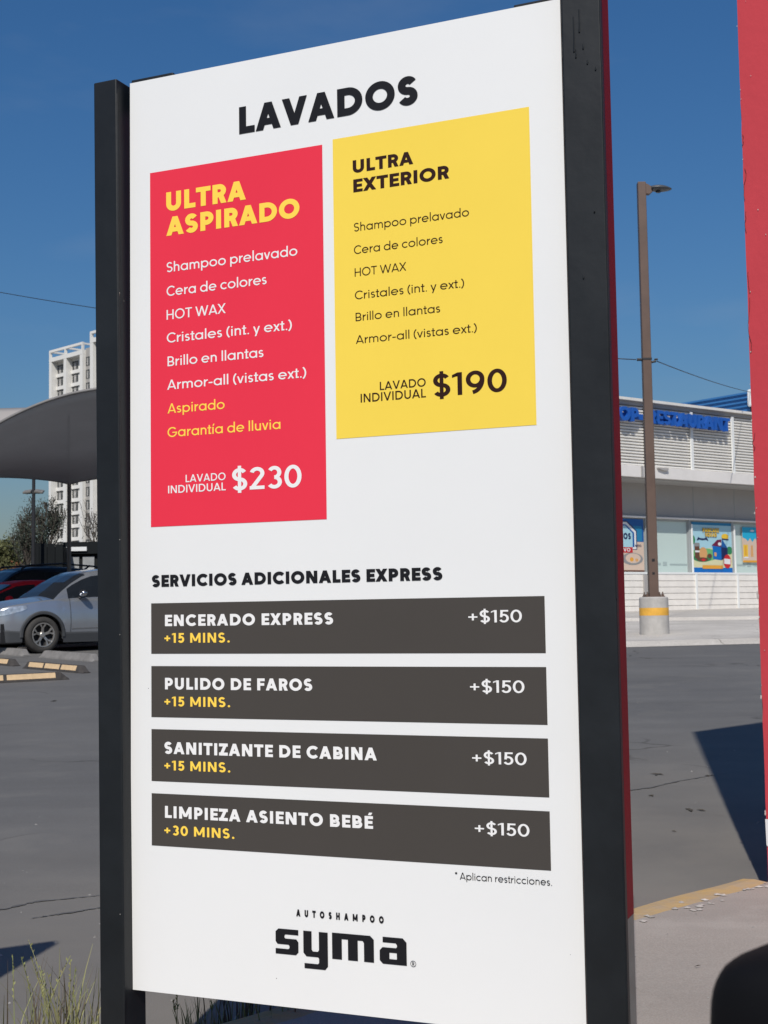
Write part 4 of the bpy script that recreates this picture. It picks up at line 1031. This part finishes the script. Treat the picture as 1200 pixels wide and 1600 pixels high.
def tower_window(u, y, z, w_, h_):
    f = MB().box(u, y-.06, z, u+w_, y+.02, z+h_).build('window', 'tw_glass', tw)
    mb = MB(); mb.box(u+w_*.30, y-.085, z+.10, u+w_*.66, y-.062, z+h_-.35); mb.build('curtain', 'tw_curt', f)
    mb = MB(); mb.box(u+w_*.485, y-.12, z, u+w_*.515, y-.086, z+h_); mb.box(u, y-.12, z+h_*.72, u+w_, y-.086, z+h_*.75); mb.build('mullion', 'tw_grey', f)
    return f
protos = [tower_window(1.1, 1.6, 0, 2.2, 2.0), tower_window(7.25, 1.6, 0, 2.3, 2.0), tower_window(13.95, .8, 0, 1.4, 2.0), tower_window(18.5, 1.4, 0, 2.2, 2.0)]
spans = [MB().box(1.02, 1.25, 0, 6.03, 1.598, .80).build('spandrel', 'tw_white', tw), MB().box(7.12, 1.25, 0, 12.58, 1.598, .80).build('spandrel', 'tw_white', tw)]
fl = [TOP-2.65-2.87*i for i in range(19)]
for i, z in enumerate(fl):
    for pr_ in protos:
        o = pr_ if i == 0 else copy_tree(pr_, tw)
        o.location = (0, 0, z)
    for sp_ in spans:
        o = sp_ if i == 0 else copy_tree(sp_, tw)
        o.location = (0, 0, z-.83)

# ------------------------------------------------------------------ dark fence and low building behind the cars
M['dk_fence'] = mat('dark_green_sheet', (.008, .010, .011), .7, spec=.15, var=.25, vscale=1.5)
M['dk_wall'] = mat('dark_wall', (.015, .016, .016), .8, spec=.15, var=.2, vscale=1.2)
fe = thing('metal_fence', 'tall black sheet metal enclosure beside the floodlight pole', 'fence', (-10.2, 38.6, gz(0, 38.6)-.05), 0)
for i in range(4): MB().box(i*.23+.004, 0, 0, i*.23+.222, .04, 2.52-.015*i).build('sheet', 'dk_fence', fe)
MB().box(-.02, .04, 0, .92, 1.2, 2.40).build('enclosure_body', 'dk_fence', fe)
lbd = thing('low_building', 'low dark building with a row of pale openings in front of the tower', 'building', (-9.45, 39.6, gz(0, 39.6)-.05), 0)
MB().box(0, .05, 0, 7.0, 6, 2.55).build('wall', 'dk_wall', lbd)
MB().box(-.05, -.1, 2.2, 7.1, .05, 2.55).build('fascia', 'dk_fence', lbd)
M['op'] = mat('pale_opening', (.30, .31, .31), .5, var=.2, vscale=3)
for i in range(8):
    f = MB().box(.06+i*.45, -.0, 1.75, .40+i*.45, .049, 2.12).build('window', 'op', lbd)
    MB().box(.06+i*.45, -.04, 1.70, .40+i*.45, -.001, 1.748).build('sill', 'frame_w', f)
MB().box(.05, -.16, 2.28, .66, -.101, 2.40).build('sign_strip', 'frame_w', lbd)

# ------------------------------------------------------------------ trees
M['bark'] = mat('bark', (.075, .062, .05), .9, var=.3, vscale=6)
def leafm(name, c): return mat(name, c, .75, var=.45, vscale=1.3, spec=.2)
LM = {'olive': leafm('leaf_olive', (.10, .105, .045)), 'grey': leafm('leaf_grey_green', (.060, .072, .052)), 'rust': leafm('leaf_rust', (.19, .075, .035)), 'dark': leafm('leaf_dark', (.03, .036, .026))}
def tree(label, loc, h, spread, leaf, nl, seed, trunk=.07, lsize=.07, depth=5, upright=.55, twig=.006, name='tree', cat='tree', group='trees behind the parking lot'):
    r = random.Random(seed); t = thing(name, label, cat, loc, 0, group)
    tr, br, lf = MB(), MB(), MB(); tips = []
    def grow(p, d, l, rad_, lev):
        n = 4; pts = [p]; q = p; dd = d
        for i in range(n):
            dd = (dd+Vector((r.uniform(-.22, .22), r.uniform(-.22, .22), r.uniform(-.05, .14)))).normalized(); q = q+dd*l/n; pts.append(q)
        (tr if lev == 0 else br).tube(pts, rad_, 6 if lev < 2 else 4, max(twig, rad_*.62), cap=False)
        if lev >= depth-2:
            for a in pts[1:]: tips.append((a, dd))
        if lev < depth:
            for i in range(r.choice([2, 3, 3]) if lev else 5):
                a = r.uniform(0, 2*pi); sp = r.uniform(.45, .95)*spread
                nd = Vector((cos(a)*sp, sin(a)*sp, upright+r.uniform(-.25, .35))) + dd*.55
                grow(pts[r.choice([2, 3, 4])] if lev else pts[r.choice([2, 3, 4, 4])], nd.normalized(), l*r.uniform(.58, .82), max(twig, rad_*.58), lev+1)
    grow(Vector((0, 0, -.1)), Vector((r.uniform(-.1, .1), 0, 1)), h*.30, trunk, 0)
    if tips and nl:
        for i in range(nl):
            a, d = r.choice(tips); p = a+Vector((r.gauss(0, .13), r.gauss(0, .13), r.gauss(0, .11)))*(h/4.5)
            u = Vector((r.gauss(0, 1), r.gauss(0, 1), r.gauss(0, 1))).normalized(); v = u.cross(Vector((r.gauss(0, 1), r.gauss(0, 1), r.gauss(0, 1)))).normalized(); s = lsize*r.uniform(.6, 1.5)
            lf.add([p-u*s, p+v*s*.45, p+u*s, p-v*s*.45], [(0, 1, 2, 3)])
    tr.build('trunk', 'bark', t, smooth=True); br.build('branches', 'bark', t)
    if lf.v: lf.build('crown', LM[leaf], t, fix=False)
    return t
tree('feathery grey tree with fine upright branches behind the floodlight pole', (-10.75, 41.0, 1.05), 4.3, .62, 'grey', 9000, 3, .07, .026, 6, .95, twig=.010)
tree('dense olive tree at the left edge behind the cars', (-12.4, 43.0, 1.05), 4.1, .9, 'olive', 9000, 8, .10, .05, 4, .5)
tree('small rusty bush low behind the black car', (-10.9, 39.0, 1.05), 2.4, .9, 'rust', 4000, 21, .04, .04, 4, .35, name='bush', cat='bush', group=None)
tree('sparse bare tree in front of the tower beside the sign post', (-9.35, 44.0, 1.1), 4.9, .75, 'dark', 500, 15, .06, .03, 5, .6)
tree('dark small leafed tree between the floodlight pole and the canopy post', (-9.6, 43.5, 1.1), 3.6, .7, 'dark', 4000, 33, .06, .04, 4, .6)

# ------------------------------------------------------------------ grass at the kerb
M['grass'] = mat('weed_grass', (.25, .30, .10), .7, var=.35, vscale=9, col2=(.26, .22, .10))
M['grass_dry'] = mat('weed_dry', (.10, .075, .05), .8, var=.3, vscale=9)
def weed(label, x, y, z, h, n, seed, spread=.12, heads=4, dry=.25):
    r = random.Random(seed); t = thing('weed', label, 'weed', (x, y, z), 0, 'weeds growing along the kerb')
    g, d, hd = MB(), MB(), MB()
    for i in range(n):
        b = Vector((r.gauss(0, spread*.4), r.gauss(0, spread*.4), -.01)); a = r.uniform(0, 2*pi); hh = h*r.uniform(.35, 1.0); ln = r.uniform(.05, .45)*hh
        w_ = r.uniform(.0022, .0046); side = Vector((-sin(a+.6), cos(a+.6), 0)); L, R = [], []
        for k in range(6):
            q = k/5; c = b+Vector((cos(a)*ln*q*q, sin(a)*ln*q*q, hh*(q-.15*q*q*(ln/hh)))); ww = w_*(1-q*.9)
            L.append(c-side*ww); R.append(c+side*ww)
        (d if r.random() < dry else g).grid([L, R])
    for i in range(heads):
        a = r.uniform(0, 2*pi); hh = h*r.uniform(.75, 1.05); ln = hh*r.uniform(.08, .3); b = Vector((r.gauss(0, spread*.3), r.gauss(0, spread*.3), -.01))
        pts = [b+Vector((cos(a)*ln*q*q, sin(a)*ln*q*q, hh*q)) for q in [k/6 for k in range(7)]]
        g.tube(pts, .0016, 4, .0009)
        for k in range(14):
            q = .68+.32*k/14; c = b+Vector((cos(a)*ln*q*q, sin(a)*ln*q*q, hh*q)); aa_ = r.uniform(0, 2*pi); u = Vector((cos(aa_)*.5, sin(aa_)*.5, 1)).normalized(); s = r.uniform(.008, .014); v = u.cross(Vector((sin(aa_), cos(aa_), .2))).normalized()
            g.add([c, c+u*s*.5+v*s*.22, c+u*s, c+u*s*.5-v*s*.22], [(0, 1, 2, 3)])
    g.build('blades', 'grass', t, fix=False)
    if d.v: d.build('dry_blades', 'grass_dry', t, fix=False)
    if hd.v: hd.build('seed_heads', 'grass', t, fix=False)
weed('tall grassy weed with seed heads left of the left post', -.95, 3.88, 0, .36, 130, 1, .15, 10)
weed('short grass tuft beside the foot of the left post', -.83, 3.80, 0, .20, 60, 2, .12, 3, .4)
weed('grass tuft just right of the left post under the white sheet', -.60, 4.15, .02, .14, 34, 3, .10, 3)
weed('dark dry weed poking up under the lower edge of the sheet', -.47, 4.22, .02, .22, 60, 4, .14, 3, .6)
weed('thin grass blades in the shade under the sheet', -.30, 4.2, .10, .17, 26, 5, .14, 4)

# ------------------------------------------------------------------ litter and small stones
rng = random.Random(77)
M['pebble'] = mat('pebbles', (.27, .26, .245), .9, var=.5, vscale=3)
mb = MB()
for i in range(260):
    if rng.random() < .45: x, y = rng.uniform(-2.2, -.2), rng.uniform(3.6, 9)
    elif rng.random() < .5: a, e = rng.uniform(-1.5, 1.2), rng.uniform(.02, 1.6)**1.0; p = isl(a, e, 0); x, y = p[0], p[1]
    else: x, y = rng.uniform(.4, 3.5), rng.uniform(5.5, 16)
    a_ = (Vector((x, y, 0))-K0).dot(KN); z = .101 if .12 < a_ < W_ISL-.1 else gz(x, y)
    s = rng.choice([.002, .003, .003, .004, .006, .009]); j = [rng.uniform(.6, 1.3) for _ in range(6)]
    vs = [(x+s*j[0], y, z), (x, y+s*j[1], z), (x-s*j[2], y, z), (x, y-s*j[3], z), (x+s*.2, y+s*.1, z+s*.8*j[4])]
    mb.add(vs, [(0, 1, 4), (1, 2, 4), (2, 3, 4), (3, 0, 4)])
setting(mb.build('gravel', 'pebble'), 'stuff')
mb = MB()
for i in range(48):
    a, e = rng.uniform(-1.0, .95), rng.gauss(.155, .03); p = isl(a, e, .103); s = rng.uniform(.006, .022); k = rng.randint(5, 7); r0 = rng.uniform(0, 6)
    vs = [(p[0]+s*rng.uniform(.5, 1.3)*cos(r0+2*pi*t/k), p[1]+s*rng.uniform(.5, 1.3)*sin(r0+2*pi*t/k), p[2]) for t in range(k)]+[(p[0], p[1], p[2]+s*.3)]
    mb.add(vs, [(t, (t+1) % k, k) for t in range(k)])
setting(mb.build('rubble', mat('rubble', (.42, .385, .345), .9, var=.35, vscale=14)), 'stuff')
M['tar'] = mat('tar_seam', (.12, .116, .11), .9, var=.3, vscale=12)
for pts in (((1.50, 9.05), (1.63, 9.13), (1.80, 9.24), (2.0, 9.45), (2.25, 9.66), (2.7, 9.95)), ((-2.2, 5.75), (-1.73, 6.04), (-1.6, 6.2), (-1.3, 6.32)), ((-1.55, 5.85), (-1.45, 5.93), (-1.29, 6.05), (-.9, 6.25))):
    L, Rr = [], []
    for i in range(41):
        q = i/40*(len(pts)-1); k = min(int(q), len(pts)-2); f = q-k; x = pts[k][0]+(pts[k+1][0]-pts[k][0])*f; y = pts[k][1]+(pts[k+1][1]-pts[k][1])*f
        ww = .022*sin(pi*i/40)*rng.uniform(.2, 1.2)+.001; x += rng.gauss(0, .006); L.append((x, y-ww, gz(x, y)+.004)); Rr.append((x, y+ww*rng.uniform(.4, 1), gz(x, y)+.004))
    setting(MB().grid([L, Rr]).build('road_crack', 'tar', fix=False))
M['leaf_litter'] = mat('leaf_litter', (.06, .05, .035), .9, var=.3, vscale=20)
mb = MB()
for x, y, s in ((1.89, 8.36, .055), (1.96, 9.81, .05), (1.72, 8.9, .03), (2.3, 9.7, .03), (-1.2, 7.4, .02), (1.3, 4.75, .03), (1.02, 4.55, .014), (1.25, 4.3, .012), (-4.0, 16.2, .07), (-4.5, 15.4, .09), (1.6, 7.7, .02), (2.5, 18, .05), (-1.9, 9.3, .03)):
    a_ = (Vector((x, y, 0))-K0).dot(KN); z = .104 if .1 < a_ < W_ISL else gz(x, y)+.003
    for k in range(3 if s > .025 else 1):
        a = rng.uniform(0, pi); q = s*rng.uniform(.5, 1); dx, dy = cos(a)*q, sin(a)*q; ox, oy = rng.gauss(0, s*.4), rng.gauss(0, s*.4)
        mb.add([(x+ox-dx, y+oy-dy, z), (x+ox+dy*.3, y+oy-dx*.3, z+.006), (x+ox+dx, y+oy+dy, z+.003), (x+ox-dy*.3, y+oy+dx*.3, z+.002)], [(0, 1, 2, 3)])
setting(mb.build('leaf_litter', 'leaf_litter'), 'stuff')

# unseen board added outside the left edge to cast a shadow into view
ks = thing('shadow_caster', 'unseen dark board added outside the left edge to cast the shadow on the asphalt', 'shadow caster', (0, 0, 0), 0)
kh = 2.4; tl = kh/tan(SUN_EL); sh = Vector((-sin(SUN_AZ), -cos(SUN_AZ)))
kc = Vector((-1.345, 5.465))-sh*tl
ks.location = (kc.x, kc.y, 0); ks.rotation_euler = (0, 0, atan2(.49, .87))
MB().box(-1.0, -.05, 0, 0, .0, kh).build('caster_board', 'post', ks)
MB().box(-.9, -.056, .7, -.1, -.0505, 2.2).build('sheet', 'white', ks)
MB().box(-1.0, -.2, -.02, -.04, .15, .06).build('plinth', 'stop_c', ks)
